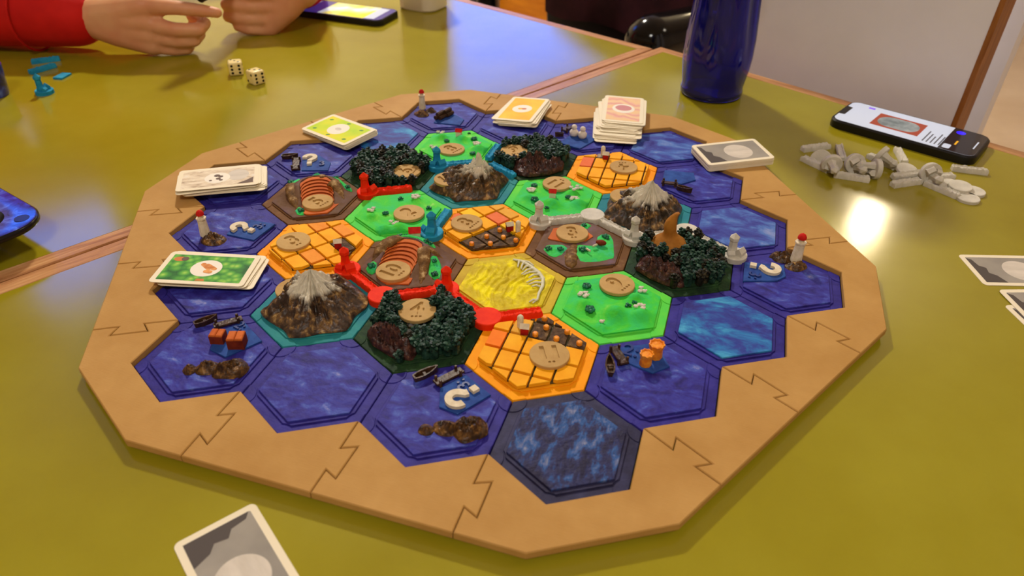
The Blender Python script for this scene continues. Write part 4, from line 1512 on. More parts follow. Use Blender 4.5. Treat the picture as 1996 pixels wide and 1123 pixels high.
z = zm(700, 570, 7.487)
forest((-2, 2), 'dark green forest tile at the front beside the red discs', [[z(*q)[:2] for q in ((105, 620), (270, 440), (440, 480), (590, 620), (730, 790), (860, 880), (780, 985), (540, 975), (370, 880), (190, 760))]],
       [z(855, 330, 0.1)[:2] + (0.35,), z(850, 190, ZT)[:2] + (0.30,), z(770, 985, ZT)[:2] + (0.16,)], 21, 0.08)
token('4', z(850, 290, 0.04), z(820, 255), z(1010, 255), 'tan number token among the trees of the front forest', ZT + 0.08)
z = zm(1220, 400, 6.24)
forest((0, 5), 'dark green forest tile at the right with the ochre robber', [[z(*q)[:2] for q in ((105, 770), (185, 620), (300, 670), (510, 730), (670, 860), (760, 950), (690, 1000), (500, 975), (300, 890))]],
       [z(520, 520, ZT)[:2] + (0.36,)], 22, 0.3)
RB = z(518, 525, ZT)
z = zm(670, 270, 9.98)
t = forest((1, 1), 'dark green forest tile at the back left behind the red road', [], [z(1220, 665, 0.05)[:2] + (0.33,)], 23, 0.35)
token('6', z(1225, 650, 0.04), z(1290, 740), z(1390, 610), 'tan number token among the trees of the back left forest', ZT + 0.06)
for q, a in (((1085, 255), 0.3), ((715, 335), 0.9)):
    p = z(*q, 0.1)
    house(t, (p[0], p[1], ZT), 0.16, 0.11, 0.12, a, M['wood_dark'], M['wood_dark'], 'cabin')
z = zm(950, 255, 9.98)
forest((2, 2), 'dark green forest tile at the back with a brown rock face', [[z(*q)[:2] for q in ((500, 740), (560, 640), (860, 600), (1200, 640), (1500, 610), (1470, 760), (1200, 850), (800, 890), (600, 850))]],
       [z(520, 440, 0.05)[:2] + (0.33,)], 24, 0.05)
token('9', z(520, 420, 0.05), z(420, 420), z(600, 400), 'tan number token among the trees of the back forest', ZT + 0.09)

# ------------------------------------------------------------------ desert
t, cx, cy = base_tile((-1, 3), 'yellow desert tile with sand ripples and white bones', M['desert_edge'], M['desert'], 'desert_hexagon', plateau=False)
z = zm(860, 500, 4.99)
w0, w1 = z(450, 450), z(640, 120)
wd = math.atan2(w1[1] - w0[1], w1[0] - w0[0])


def dune(x, y, tt):
    s = -(x - cx) * math.sin(wd) + (y - cy) * math.cos(wd)
    q = (x - cx) * math.cos(wd) + (y - cy) * math.sin(wd)
    s += 0.05 * math.sin(q * 7 + 3 * noise.noise(Vector((x * 3, y * 3, 0)))) + 0.03 * noise.noise(Vector((x * 6, y * 6, 4)))
    k = abs(math.sin(s * 24))
    return ZT + (0.075 * max(0, k - 0.62) + 0.012 * fbm(x, y, 2, 8)) * (1 - tt ** 8)


obj('desert_sand', starfield(hexpoly(cx, cy, 0.80), dune, ZM_ - 0.01, 44, 132), M['desert'], t, smooth=60)
spine = [(700, 40), (790, 60), (870, 110), (950, 170), (990, 225), (985, 300), (950, 370), (935, 430), (890, 465)]
bone = obj('skeleton_spine', G().tube([z(*q)[:2] + (ZT + 0.03,) for q in spine], [0.02, 0.03, 0.036, 0.036, 0.034, 0.03, 0.024, 0.02, 0.014], 8, 0.8), M['bone'], t, smooth=60)
for a, b in (((760, 55), (745, 110)), ((800, 75), (775, 130)), ((850, 105), (790, 140)), ((890, 130), (780, 180)), ((930, 165), (800, 185)), ((950, 190), (850, 215)), ((975, 230), (830, 260)), ((975, 270), (850, 280)), ((965, 310), (880, 300)), ((800, 60), (900, 95)), ((930, 440), (855, 450))):
    P, Q = z(*a), z(*b)
    mid = ((P[0] + Q[0]) / 2, (P[1] + Q[1]) / 2 + 0.01, ZT + 0.05)
    obj('rib', G().tube([P[:2] + (ZT + 0.035,), mid, Q[:2] + (ZT + 0.02,)], [0.020, 0.018, 0.012], 6), M['bone'], bone, smooth=60)

# ------------------------------------------------------------------ player pieces
def road_geo(L=0.70, w=0.155, h=0.105, seed=0):
    g = G()
    nx, ny = 40, 10
    vs, fs = [], []
    for i in range(nx + 1):
        for j in range(ny + 1):
            x, y = -L / 2 + L * i / nx, -w / 2 + w * j / ny
            e = 1.0 if 0 < j < ny and 0 < i < nx else 0.0
            st_ = noise.noise(Vector((x * 22, y * 30, seed))) + 0.7 * noise.noise(Vector((x * 50, y * 60, seed)))
            rim = (0.014 + 0.016 * noise.noise(Vector((x * 18, j, seed)))) if j in (1, 2, ny - 2, ny - 1) else -0.004
            vs.append((x, y + 0.012 * noise.noise(Vector((x * 22, y * 3, seed + 5))) * (1 if j in (0, ny) else 0), h - 0.02 + e * 0.012 + e * 0.017 * st_ + e * rim))
    ny1 = ny + 1
    for i in range(nx):
        for j in range(ny):
            a = i * ny1 + j
            fs.append([a, a + ny1, a + ny1 + 1, a + 1])
    bd = [i * ny1 for i in range(nx + 1)] + [nx * ny1 + j for j in range(1, ny1)] + [i * ny1 + ny for i in range(nx - 1, -1, -1)] + [j for j in range(ny - 1, 0, -1)]
    n = len(vs)
    for k in bd:
        vs.append((vs[k][0], vs[k][1], 0))
    for k in range(len(bd)):
        q = (k + 1) % len(bd)
        fs.append([bd[q], bd[k], n + k, n + q])
    fs.append([n + k for k in range(len(bd) - 1, -1, -1)])
    g.add(vs, [f[::-1] for f in fs])
    return g


ROADS = [road_geo(seed=s * 3.3) for s in range(3)]
road_n = [0]


def road(pos, ang, m, label, tilt=(0, 0)):
    road_n[0] += 1
    o = obj('road_token', ROADS[road_n[0] % 3], M[m], None, (0, 0, 0), smooth=45)
    o.location = W(pos)
    o.rotation_euler = (tilt[0], tilt[1], ang)
    return tag(o, label, 'game piece', 'road pieces')


def edge_road(a, b, m, label):
    road(((a[0] + b[0]) / 2, (a[1] + b[1]) / 2, ZE), math.atan2(b[1] - a[1], b[0] - a[0]), m, label)


DISC = G().prism(circle(0, 0, 0.225, 40), 0, 0.115, 0.012)


def disc(pos, m, label, rot=(0, 0, 0), h=None):
    g = DISC if h is None else G().prism(circle(0, 0, 0.225, 40), 0, h, 0.01)
    o = obj('disc_piece', g, M[m], None, (0, 0, 0), smooth=40)
    o.location = W(pos)
    o.rotation_euler = rot
    return tag(o, label, 'game piece', 'disc pieces')


def settlement(pos, m, label, rz=0.0, rot=None, k=1.0):
    t = thing('settlement_piece', label, 'game piece', pos, rot or (0, 0, rz), group='settlement pieces')
    P = pos
    mk = lambda g: G().put(g, P)
    obj('base', mk(G().prism(circle(0, 0, 0.215, 36), 0, 0.10, 0.012)), M[m], t, smooth=40)
    tw = G()
    sq = lambda r: [(r * math.cos(math.radians(45 + 60 * q)), r * math.sin(math.radians(45 + 60 * q))) for q in range(6)]
    rings = [[(x, y, zz) for x, y in sq(r)] for r, zz in ((0.105, 0.09), (0.078, 0.2), (0.07, 0.33 * k), (0.088, 0.345 * k), (0.088, 0.40 * k), (0.012, 0.47 * k))]
    tw.loft([[(x - 0.03, y + 0.05, zz) for x, y, zz in r] for r in rings])
    obj('tower', mk(tw), M[m], t, smooth=0)
    for (x, y, sx, sy, h, a) in ((0.06, -0.07, 0.16, 0.13, 0.07, 0.5), (-0.11, -0.05, 0.12, 0.10, 0.05, -0.3)):
        g = G().box((x, y, 0.095), (sx, sy, h), a)
        hb = obj('house', mk(g), M[m], t, smooth=0)
        r = G()
        hx, hy, rh = sx / 2, sy / 2, sy * 0.5
        r.add([(-hx, -hy, 0), (hx, -hy, 0), (hx, hy, 0), (-hx, hy, 0), (-hx, 0, rh), (hx, 0, rh)], [[0, 3, 2, 1], [0, 1, 5, 4], [2, 3, 4, 5], [1, 2, 5], [3, 0, 4]])
        obj('roof', mk(G().put(r, (x, y, 0.095 + h), a)), M[m], hb, smooth=0)
    return t


def vz(v, zz=ZE):
    return (v[0], v[1], zz)


rA, rB, rC, rD, rE = vert(680, 520), vert(743, 583), vert(868, 568), vert(948, 622), vert(1068, 602)
settlement(vz(rA), 'red', 'red tower settlement between the left orange field and brown hill', 0.3)
disc(vz(rB), 'red', 'flat red disc in front of the terraced brown hill')
settlement(vz(rC), 'red', 'red tower settlement between the brown hill and front forest', -0.5)
disc(vz(rD), 'red', 'flat red disc at the corner of the yellow desert tile')
edge_road(rA, rB, 'red', 'red road piece left of the terraced brown hill')
edge_road(rB, rC, 'red', 'red road piece along the front of the terraced brown hill')
edge_road(rC, rD, 'red', 'red road piece between front forest and yellow desert')
edge_road(rD, rE, 'red', 'red road piece between yellow desert and front orange field')
rF, rG = vert(712, 376), vert(815, 362)
settlement(vz(rF), 'red', 'red tower settlement at the corner of the back left forest', 0.9)
edge_road(rF, rG, 'red', 'red road piece in front of the back left forest')
bA, bB = vert(860, 318), vert(955, 312)
settlement(vz(bA), 'blue', 'cyan blue tower settlement below the back green pasture', 0.4)
edge_road(bA, bB, 'blue', 'cyan blue road piece along the front of the back pasture')
bC = vert(972, 283)
edge_road(bB, bC, 'blue', 'cyan blue road piece right of the back pasture')
bD = vert(1005, 342)
edge_road(bB, bD, 'blue', 'cyan blue road piece between spiky peak and back forest')
bE, bF = vert(840, 455), vert(882, 408)
settlement(vz(bE), 'blue', 'cyan blue tower settlement left of the central orange field', -0.4)
edge_road(bE, bF, 'blue', 'cyan blue road piece left of the central orange field')
wA, wB, wC, wD, wE = vert(1047, 432), vert(1150, 422), vert(1228, 462), vert(1335, 455), vert(1432, 492)
settlement(vz(wA), 'white', 'grey-white tower settlement right of the central orange field', 0.2)
disc(vz(wB), 'white', 'flat grey-white disc behind the hill with the wide green patch')
settlement(vz(wC), 'white', 'grey-white tower settlement in front of the right snow cone', -0.2)
disc(vz(wD), 'white', 'flat grey-white disc behind the ochre robber')
settlement(vz(wE), 'white', 'grey-white tower settlement beside the right lighthouse tile', 0.6)
edge_road(wA, wB, 'white', 'grey-white road piece along the back of the green-patched hill')
edge_road(wB, wC, 'white', 'grey-white road piece left of the right snow cone')
edge_road(wC, wD, 'white', 'grey-white road piece between snow cone and robber forest')
edge_road(wD, wE, 'white', 'grey-white road piece right of the robber forest')

# robber
rings = []
RPRO = [(0.0, 0.32, 0.0), (0.03, 0.345, 0.0), (0.08, 0.33, 0.0), (0.14, 0.285, 0.0), (0.20, 0.215, -0.005), (0.26, 0.150, -0.01), (0.31, 0.118, -0.015), (0.36, 0.106, -0.022),
        (0.42, 0.108, -0.03), (0.48, 0.104, -0.032), (0.54, 0.092, -0.026), (0.60, 0.075, -0.01), (0.65, 0.058, 0.012), (0.69, 0.045, 0.035), (0.715, 0.036, 0.055), (0.725, 0.02, 0.062)]
for zz, r, ox in RPRO:
    ring = []
    for j in range(40):
        a = 2 * math.pi * j / 40
        rr = r * (1 + 0.075 * math.cos(7 * a + 1.0) * max(0, 1 - zz / 0.28) + (0.02 * noise.noise(Vector((math.cos(a) * 4, math.sin(a) * 4, zz * 30))) if 0.2 < zz < 0.6 else 0))
        ring.append((RB[0] + ox + rr * math.cos(a), RB[1] + rr * math.sin(a), ZT + zz))
    rings.append(ring)
o = obj('robber_piece', G().loft(rings), M['robber'], None, (RB[0], RB[1], ZT), smooth=60)
tag(o, 'ochre hooded robber piece with curled tip standing in the right forest', 'game piece')

# ------------------------------------------------------------------ cards
CW, CH, CT = 1.49, 0.93, 0.010
CARD = G().prism(rrect(CW, CH, 0.075), 0, CT, 0.002)
random.seed(3)


def flat(parent, name, poly, m, lvl, mi=None):
    g = G().prism(poly, CT + 0.0012 * (lvl - 1), CT + 0.0012 * lvl)
    return obj(name, g, m, parent, org=(0, 0, 0), smooth=0)


def art(card, kind):
    pic = flat(card, 'picture', rrect(CW - 0.17, CH - 0.17, 0.012, 1), M['p_' + kind], 1)
    if kind == 'wood':
        flat(pic, 'medallion', circle(0.0, 0.0, 0.245, 36), M['p_white'], 2)
        for k, (x, y, a, l) in enumerate(((-0.02, 0.05, -0.75, 0.26), (0.06, 0.04, -0.62, 0.26), (0.06, -0.10, -0.15, 0.15))):
            flat(pic, 'log_print', [(x + p * math.cos(a) - q * math.sin(a), y + p * math.sin(a) + q * math.cos(a)) for p, q in rrect(l, 0.085, 0.04, 4)], M['p_log'], 3 + k)
        flat(pic, 'corner_print', circle(-0.52, 0.24, 0.10, 14, 0.07), M['p_rust'], 2)
        flat(pic, 'corner_print', circle(-0.44, 0.25, 0.06, 14), M['p_ink'], 3)
        flat(pic, 'corner_print', [(-0.05, -0.37), (0.1, -0.37), (0.08, -0.31), (-0.03, -0.31)], M['p_rust'], 2)
    elif kind == 'ore':
        flat(pic, 'medallion', circle(0.36, 0.05, 0.20, 30, 0.25), M['p_moon'], 2)
        flat(pic, 'medallion', circle(-0.02, -0.02, 0.235, 36), M['p_white'], 3)
        for x, y, r in ((-0.03, 0.08, 0.06), (0.04, 0.03, 0.05), (0.0, -0.06, 0.05), (-0.14, -0.12, 0.03), (0.05, -0.13, 0.04)):
            flat(pic, 'stone_print', circle(x, y, r, 7), M['p_ink'], 4)
        flat(pic, 'ridge_print', [(0.35, -0.36), (0.64, -0.36), (0.64, -0.12), (0.52, -0.24)], M['p_ink'], 4)
    elif kind == 'lime':
        flat(pic, 'medallion', circle(0.0, 0.0, 0.25, 36), M['p_white'], 2)
        flat(pic, 'sheep_print', circle(0.0, 0.0, 0.09, 12, 0.06), M['p_moon'], 3)
        for x, y in ((-0.52, 0.24), (0.5, 0.24), (0.5, -0.26), (-0.5, -0.26), (0.0, 0.31), (0.02, -0.31)):
            flat(pic, 'sprig_print', circle(x, y, 0.055, 7, 0.03, 0.5), M['p_green'], 2)
    elif kind == 'yellow':
        flat(pic, 'medallion', circle(0.0, 0.0, 0.235, 36), M['p_white'], 2)
        flat(pic, 'sheaf_print', circle(0.0, 0.03, 0.05, 9, 0.08), M['p_yellow'], 3)
        flat(pic, 'sheaf_print', circle(0.0, -0.05, 0.05, 9, 0.06), M['p_rust'], 4)
    elif kind == 'brick':
        flat(pic, 'medallion', circle(0.02, 0.0, 0.26, 36), M['p_white'], 2)
        flat(pic, 'brick_print', circle(0.05, 0.0, 0.16, 20, 0.19), M['p_pink'], 3)
    elif kind == 'grey':
        flat(pic, 'moon_print', circle(0.12, -0.02, 0.30, 36), M['p_moon'], 2)
        flat(pic, 'ridge_print', [(-0.66, -0.38), (-0.66, 0.36), (-0.58, 0.30), (-0.55, 0.12), (-0.45, 0.05), (-0.48, -0.10), (-0.38, -0.18), (-0.3, -0.38)], M['p_hill'], 3)


def card(pos, eul, label, kind=None, group=None):
    o = obj('playing_card', CARD, M['card_edge'], None, (0, 0, 0), smooth=0)
    o.location = W(pos)
    o.rotation_mode = 'YXZ'
    o.rotation_euler = eul
    if kind:
        art(o, kind)
    return tag(o, label, 'card', group)


ORDN = ['second', 'third', 'fourth', 'fifth', 'sixth', 'seventh', 'eighth', 'ninth', 'tenth', 'eleventh', 'twelfth', 'thirteenth', 'fourteenth', 'fifteenth', 'sixteenth', 'seventeenth', 'eighteenth']


def deck(top, ang, n, kind, what, shift, jit, pics, turn=0.0, gap=0.0125):
    """top: centre of the uppermost card; ang: heading and tilts in degrees; shift: drift of the lowest card"""
    for k in range(n):
        f = k / max(1, n - 1)
        jx = jit[0] * random.uniform(-1, 1) if k else 0
        jy = jit[0] * random.uniform(-1, 1) if k else 0
        ja = jit[1] * random.uniform(-1, 1) if k else 0
        pos = (top[0] + shift[0] * f + jx, top[1] + shift[1] * f + jy, top[2] - CT - k * gap)
        eul = (math.radians(ang[1]), math.radians(ang[2]), math.radians(ang[0] + ja + turn))
        if k == 0:
            lb = 'top card of the stack showing ' + what
        else:
            lb = ORDN[k - 1] + ' card from the top in the stack showing ' + what
        card(pos, eul, lb, kind if k < pics else None, 'cards stacked under the one showing ' + what if k else None)


deck((-3.79, -2.85, 0.105), (15.2, -2.5, 1.3), 7, 'wood', 'green trees and logs', (0.10, 0.06), (0.055, 2.5), 3)
deck((-5.39, -0.24, 0.185), (32.8, -2.2, 1.0), 11, 'ore', 'pale grey ore', (0.12, 0.10), (0.075, 3.0), 5)
deck((-4.36, 2.63, 0.141), (-22.4, 3.7, -2.0), 10, 'lime', 'a lime green pasture', (0.04, 0.02), (0.02, 1.5), 2)
deck((-0.861, 5.129, 0.125), (88.6, -4.0, 0.2), 8, 'yellow', 'yellow wheat', (0.06, -0.06), (0.05, 3.0), 3)
deck((1.46, 5.60, 0.255), (98.1, 0.7, -0.9), 18, 'brick', 'pink and orange brick', (-0.02, -0.62), (0.09, 6.0), 9)
deck((4.039, 4.302, 0.159), (29.9, 1.3, -1.3), 12, 'grey', 'a grey sky and pale moon', (0.01, 0.0), (0.006, 0.4), 1)


def loose(tl, bl, tr, z, label):
    """single card on the table; tl-bl is a short edge, tl-tr runs along a long edge"""
    a, b, c = at(*tl, z), at(*bl, z), at(*tr, z)
    d = math.atan2(c[1] - a[1], c[0] - a[0])
    e = Vector((math.cos(d), math.sin(d), 0))
    s = Vector((b[0] - a[0], b[1] - a[1], 0))
    nrm = Vector((-e.y, e.x, 0))
    if s.dot(nrm) < 0:
        nrm = -nrm
    p = Vector(a) + e * (CW / 2) + nrm * (CH / 2)
    card((p.x, p.y, z), (0, 0, d), label, 'grey')


loose((496, 979.5), (328, 1066), (583, 1122.8), TZ + 0.001, 'lone grey card with a pale moon lying at the bottom left of the table')
loose((1866, 497), (1911, 557), (1996, 499.5), TZ + 0.001, 'grey card lying apart behind two overlapping cards at the right edge')
loose((1956, 596), (1998, 632), (2040, 592), TZ + 0.001, 'grey card half hidden under another at the right edge')
loose((1944.6, 565.5), (1996, 623), (1996, 565), TZ + 0.014, 'grey card lying on top of another at the right edge')

# ------------------------------------------------------------------ loose playing pieces on the table
def lroad(a, b, m, label, dz=0.0, tilt=(0, 0)):
    p, q = at(*a, TZ), at(*b, TZ)
    road(((p[0] + q[0]) / 2, (p[1] + q[1]) / 2, TZ + dz), math.atan2(q[1] - p[1], q[0] - p[0]), m, label, tilt)


GP = 'grey-white '
lroad((1562, 311), (1616, 337), 'white', GP + 'loose road piece at the left end of the pile by the phone')
lroad((1626, 344), (1692, 354), 'white', GP + 'loose road piece lying in front of the pile of towers')
lroad((1734, 365), (1796, 356), 'white', GP + 'loose road piece, front one of the pair lying flat side up')
lroad((1731, 352), (1798, 343), 'white', GP + 'loose road piece, rear one of the pair lying flat side up', 0.03, (0.2, 0))
lroad((1799, 352), (1857, 347), 'white', GP + 'loose road piece behind the two overlapping flat discs')
lroad((1802, 360), (1866, 387), 'white', GP + 'loose road piece touching the nearest flat disc')
lroad((1853, 331), (1924, 340), 'white', GP + 'loose road piece lying alone in front of the big phone')
lroad((1694, 308), (1742, 329), 'white', GP + 'loose road piece under the leaning tower near the phone')
lroad((1578, 293), (1600, 290), 'white', GP + 'loose road piece behind the leaning round disc')
lroad((1635, 290), (1642, 316), 'white', GP + 'loose road piece between leaning disc and lying tower', 0.02, (0.25, 0))
lroad((1748, 296), (1760, 318), 'white', GP + 'loose road piece beside the leaning tower, behind it')


def lpos(px, py, dz):
    p = at(px, py, TZ + dz)
    return (p[0], p[1], p[2])


CA = math.radians
disc(lpos(1600, 312, 0.06), 'white', GP + 'loose disc standing on edge and facing the board', (CA(68), 0, CA(-12)), 0.05)
disc(lpos(1871, 366, 0.07), 'white', GP + 'loose flat disc lying partly on another disc', (CA(4), 0, 0), 0.06)
disc(lpos(1848, 361, 0.0), 'white', GP + 'loose flat disc partly covered by another disc', (0, 0, 0), 0.06)
disc(lpos(1896, 376, 0.0), 'white', GP + 'loose flat disc at the far right of the pile', (0, 0, 0), 0.06)
disc(lpos(1885, 389, 0.0), 'white', GP + 'loose flat disc nearest to the board edge', (0, 0, 0), 0.06)
disc(lpos(1767, 334, 0.08), 'white', GP + 'loose disc resting behind the pair of flat road pieces', (CA(12), CA(8), 0), 0.06)
settlement(lpos(1664, 318, 0.19), 'white', GP + 'loose settlement on its side with its round base showing', rot=(CA(-78), 0, CA(200)))
settlement(lpos(1812, 336, 0.19), 'white', GP + 'loose settlement on its side beside the flat road pieces', rot=(CA(-80), 0, CA(195)))
settlement(lpos(1713, 300, 0.24), 'white', GP + 'loose settlement leaning tower down beside the phone', rot=(CA(110), 0, CA(60)))
settlement(lpos(1712, 330, 0.19), 'white', GP + 'loose settlement lying with its tower towards the left', rot=(CA(88), 0, CA(-75)))
settlement(lpos(1620, 318, 0.19), 'white', GP + 'loose settlement lying with its tower towards the board', rot=(CA(95), 0, CA(12)))
lroad((66, 124), (114, 118), 'blue', 'cyan blue loose road piece, farther of two near the red sleeve')
lroad((60, 145), (108, 131), 'blue', 'cyan blue loose road piece, nearer of two near the red sleeve', 0.005)
settlement(lpos(88, 182, 0.0), 'blue', 'cyan blue loose tower settlement standing near the red sleeve', 2.2, k=1.12)
p = at(122, 150, TZ)
o = obj('plate_piece', G().box((0, 0, 0), (0.26, 0.40, 0.05), 0, 0.008), M['blue'], None, (0, 0, 0), smooth=0)
o.location = W(p)
o.rotation_euler = (0, 0, 0.15)
tag(o, 'small flat cyan blue plate lying near the red sleeve', 'game piece')
p = at(-14, 186, TZ)
t = thing('plastic_cup', 'blue plastic cup cut off by the left edge of the photo', 'cup', p)
obj('cup_body', G().lathe([(0.36, 0), (0.38, 0.04), (0.44, 0.75), (0.40, 0.75), (0.34, 0.06)], 28, p), M['enamel'], t, smooth=40)

# dice
def die(px, py, ang, label, faces):
    p = at(px, py, TZ)
    d = 0.36
    sphere_cut = G()
    body = G().box((0, 0, 0), (d, d, d))

    def setup(o):
        md = o.modifiers.new('b', 'BEVEL')
        md.width = d * 0.16
        md.segments = 4
        md.limit_method = 'NONE'
    g = evaluate(body, setup)
    o = obj('die', g, M['die'], None, (0, 0, 0), smooth=50)
    o.location = W(p)
    o.rotation_euler = (0, 0, ang)
    tag(o, label, 'die', 'dice')
    q = d * 0.26
    lay = {1: [(0, 0)], 2: [(-q, q), (q, -q)], 3: [(-q, q), (0, 0), (q, -q)], 4: [(-q, -q), (q, q), (-q, q), (q, -q)],
           5: [(-q, -q), (q, q), (-q, q), (q, -q), (0, 0)], 6: [(-q, -q), (-q, 0), (-q, q), (q, -q), (q, 0), (q, q)]}
    first = None
    for nrm, n in faces.items():
        for a, b in lay[n]:
            if first is None:
                first = obj('pip', G().lathe([(0.034, -0.004), (0.034, 0.002), (0.026, 0.004)], 12), M['pip'], o, org=(0, 0, 0), smooth=0)
                e = first
            else:
                e = share(first, o, (0, 0, 0), name='pip')
            h = d / 2
            pos = {'t': (a, b, d), 'f': (a, -h, h + b), 'r': (h, a, h + b), 'l': (-h, a, h + b), 'k': (a, h, h + b)}[nrm]
            rot = {'t': (0, 0, 0), 'f': (math.pi / 2, 0, 0), 'r': (0, math.pi / 2, 0), 'l': (0, -math.pi / 2, 0), 'k': (-math.pi / 2, 0, 0)}[nrm]
            e.location = Vector(pos) * S
            e.rotation_euler = rot


die(462, 144, 0.62, 'ivory die farther from the board, six pips facing front', {'t': 3, 'f': 6, 'l': 5, 'r': 2, 'k': 1})
die(501, 162, 1.15, 'ivory die nearer to the board, two pips facing front', {'t': 3, 'f': 6, 'l': 2, 'r': 5, 'k': 1})

# ------------------------------------------------------------------ phones
def phone(pos, ang, a, b, h, label, kind):
    t = thing('smartphone', label, 'phone', pos, (0, 0, ang))
    mk = lambda g: G().put(g, pos)
    obj('phone_case', mk(G().prism(rrect(a, b, 0.28, 8), 0.0, h, 0.035)), M['black'], t, smooth=40)
    sc = obj('screen', mk(G().prism(rrect(a - 0.13, b - 0.13, 0.2, 8), h - 0.002, h + 0.004)), M['screen_white'] if kind == 'page' else M['screen_navy'], t, smooth=0)
    lv = [0]

    def pad(name, poly, m, lvl):
        obj(name, mk(G().prism(poly, h + 0.003, h + 0.004 + 0.0015 * lvl)), M[m], sc, smooth=0)
    if kind == 'page':
        A, B = (a - 0.13) / 2, (b - 0.13) / 2
        pad('notch', [(-A + 0.0, -0.30), (-A + 0.13, -0.27), (-A + 0.13, 0.27), (-A, 0.30)], 'black_gloss', 2)
        pad('picture', [(-0.78, -0.42), (0.30, -0.42), (0.30, 0.40), (-0.78, 0.40)], 'screen_rust', 1)
        pad('picture_oval', [(x - 0.24, y - 0.01) for x, y in rrect(0.92, 0.66, 0.3, 8)], 'screen_grey', 2)
        for k in range(5):
            y = 0.40 - 0.19 * 0
            pad('text_line', [(0.44 + 0.085 * k, -0.58), (0.47 + 0.085 * k, -0.58), (0.47 + 0.085 * k, 0.10 - 0.12 * (k % 3)), (0.44 + 0.085 * k, 0.10 - 0.12 * (k % 3))], 'screen_ink', 1)
        dk = [(x, y) for x, y in rrect(a - 0.13, b - 0.13, 0.2, 8) if x > 0.8]
        pad('dark_panel', ccw([(0.82, -B), (0.82, B)] + sorted([q for q in dk if q[1] > 0], key=lambda q: q[0]) + sorted([q for q in dk if q[1] <= 0], key=lambda q: -q[0])), 'screen_dark', 1)
        pad('round_button', circle(1.0, 0.48, 0.10, 20), 'screen_blue', 3)
        pad('pill_button', [(x + 0.95, y - 0.50) for x, y in rrect(0.16, 0.26, 0.05, 4)], 'screen_white', 3)
        pad('home_bar', [(A - 0.12, -0.26), (A - 0.09, -0.26), (A - 0.09, 0.2), (A - 0.12, 0.2)], 'screen_white', 3)
        pad('amber_text', [(1.05, -0.30), (1.09, -0.30), (1.09, -0.05), (1.05, -0.05)], 'screen_amber', 3)
        pad('violet_text', [(-1.12, 0.50), (-0.97, 0.50), (-0.97, 0.60), (-1.12, 0.60)], 'screen_violet', 1)
    else:
        A, B = (a - 0.13) / 2, (b - 0.13) / 2
        pad('map_picture', [(-0.75, -B + 0.02), (0.95, -B + 0.02), (0.95, B - 0.02), (-0.75, B - 0.02)], 'screen_map', 1)
        pad('page_strip', [(0.95, -B + 0.06), (1.3, -B + 0.1), (1.3, B - 0.1), (0.95, B - 0.06)], 'screen_white', 1)
        pad('status_bar', [(-A + 0.05, -B + 0.2), (-A + 0.22, -B + 0.04), (-A + 0.22, B - 0.04), (-A + 0.05, B - 0.2)], 'screen_white', 1)
    return t


phone((7.91, 7.36, TZ), -0.42, 3.22, 1.56, 0.2, 'big black phone showing a white page, beside the grey-white pieces', 'page')
phone((-8.86, 11.6, TZ), -0.05, 3.2, 1.46, 0.19, 'black phone with a yellow and blue map screen beside the hands', 'map')

# ------------------------------------------------------------------ vase
vp = at(1385, 182, TZ)
prof = [(0.0, 0.0), (0.70, 0.0), (0.785, 0.06), (0.80, 0.16), (0.775, 0.26), (0.80, 0.42), (0.84, 0.75), (0.85, 1.05), (0.83, 1.5), (0.77, 2.1), (0.74, 2.6), (0.75, 3.1), (0.80, 3.7), (0.90, 4.4), (1.04, 5.1), (1.12, 5.5)]


def flute(r, zz, a):
    k = max(0, min(1, (zz - 0.5) / 1.6))
    return r * (1 + 0.07 * k * math.cos(8 * a + zz * 0.55))


inner = [(max(0.02, r - 0.09), max(zz, 0.14)) for r, zz in prof[::-1] if zz > 0.1] + [(0.02, 0.14)]
full = [(0.02, 0.0)] + prof[1:] + [(1.08, 5.56)] + inner
o = obj('glass_vase', G().lathe(full, 64, vp, mod=flute), M['cobalt'], None, vp, smooth=60)
tag(o, 'tall fluted cobalt blue glass vase standing behind the grey card deck', 'vase')

# ------------------------------------------------------------------ enamel tray at the left edge
ax = math.atan2(0.30, -0.95)
tc = (-6.98, -2.62)           # outer corner of the rim
ta, tb, th = 7.5, 5.0, 0.55
cx = tc[0] + (ta / 2) * math.cos(ax) - (tb / 2) * math.sin(ax)
cy = tc[1] + (ta / 2) * math.sin(ax) + (tb / 2) * math.cos(ax)
t = thing('roasting_tray', 'blue speckled enamel tray with dark inside at the left edge', 'tray', (cx, cy, TZ), (0, 0, ax + math.pi))
P = (cx, cy, TZ)
rim_o, rim_i, bot = rrect(ta, tb, 0.6, 8), rrect(ta - 0.86, tb - 0.86, 0.42, 8), rrect(ta - 1.4, tb - 1.4, 0.4, 8)
zt = th
ring = lambda pl, zz: [(P[0] + x, P[1] + y, P[2] + zz) for x, y in pl]
g = G().loft([ring(offset(rim_o, 0.05), zt - 0.14), ring(rim_o, zt - 0.10), ring(rim_o, zt - 0.03), ring(offset(rim_o, 0.03), zt - 0.005)], cap0=False, cap1=False)
obj('rolled_edge', g, M['enamel_dark'], t, smooth=60)
g = G().loft([ring(offset(rim_o, 0.03), zt - 0.005), ring(offset(rim_o, 0.06), zt), ring(rim_i, zt - 0.02)], cap0=False, cap1=False)
rim = obj('rim', g, M['enamel'], t, smooth=40)
g = G().loft([ring(rim_i, zt - 0.021), ring(bot, 0.05), ], cap0=False, cap1=True)
obj('inner_pan', g, M['enamel_dark'], t, smooth=40)
g = G().loft([ring(offset(bot, -0.03), 0.0), ring(offset(rim_i, -0.06), zt - 0.12), ring(offset(rim_o, 0.05), zt - 0.14)], cap0=True, cap1=False)
obj('outer_pan', g, M['enamel_dark'], t, smooth=40)
hp = (P[0] + ta / 2 - 0.42, P[1] - tb / 2 + 1.05)
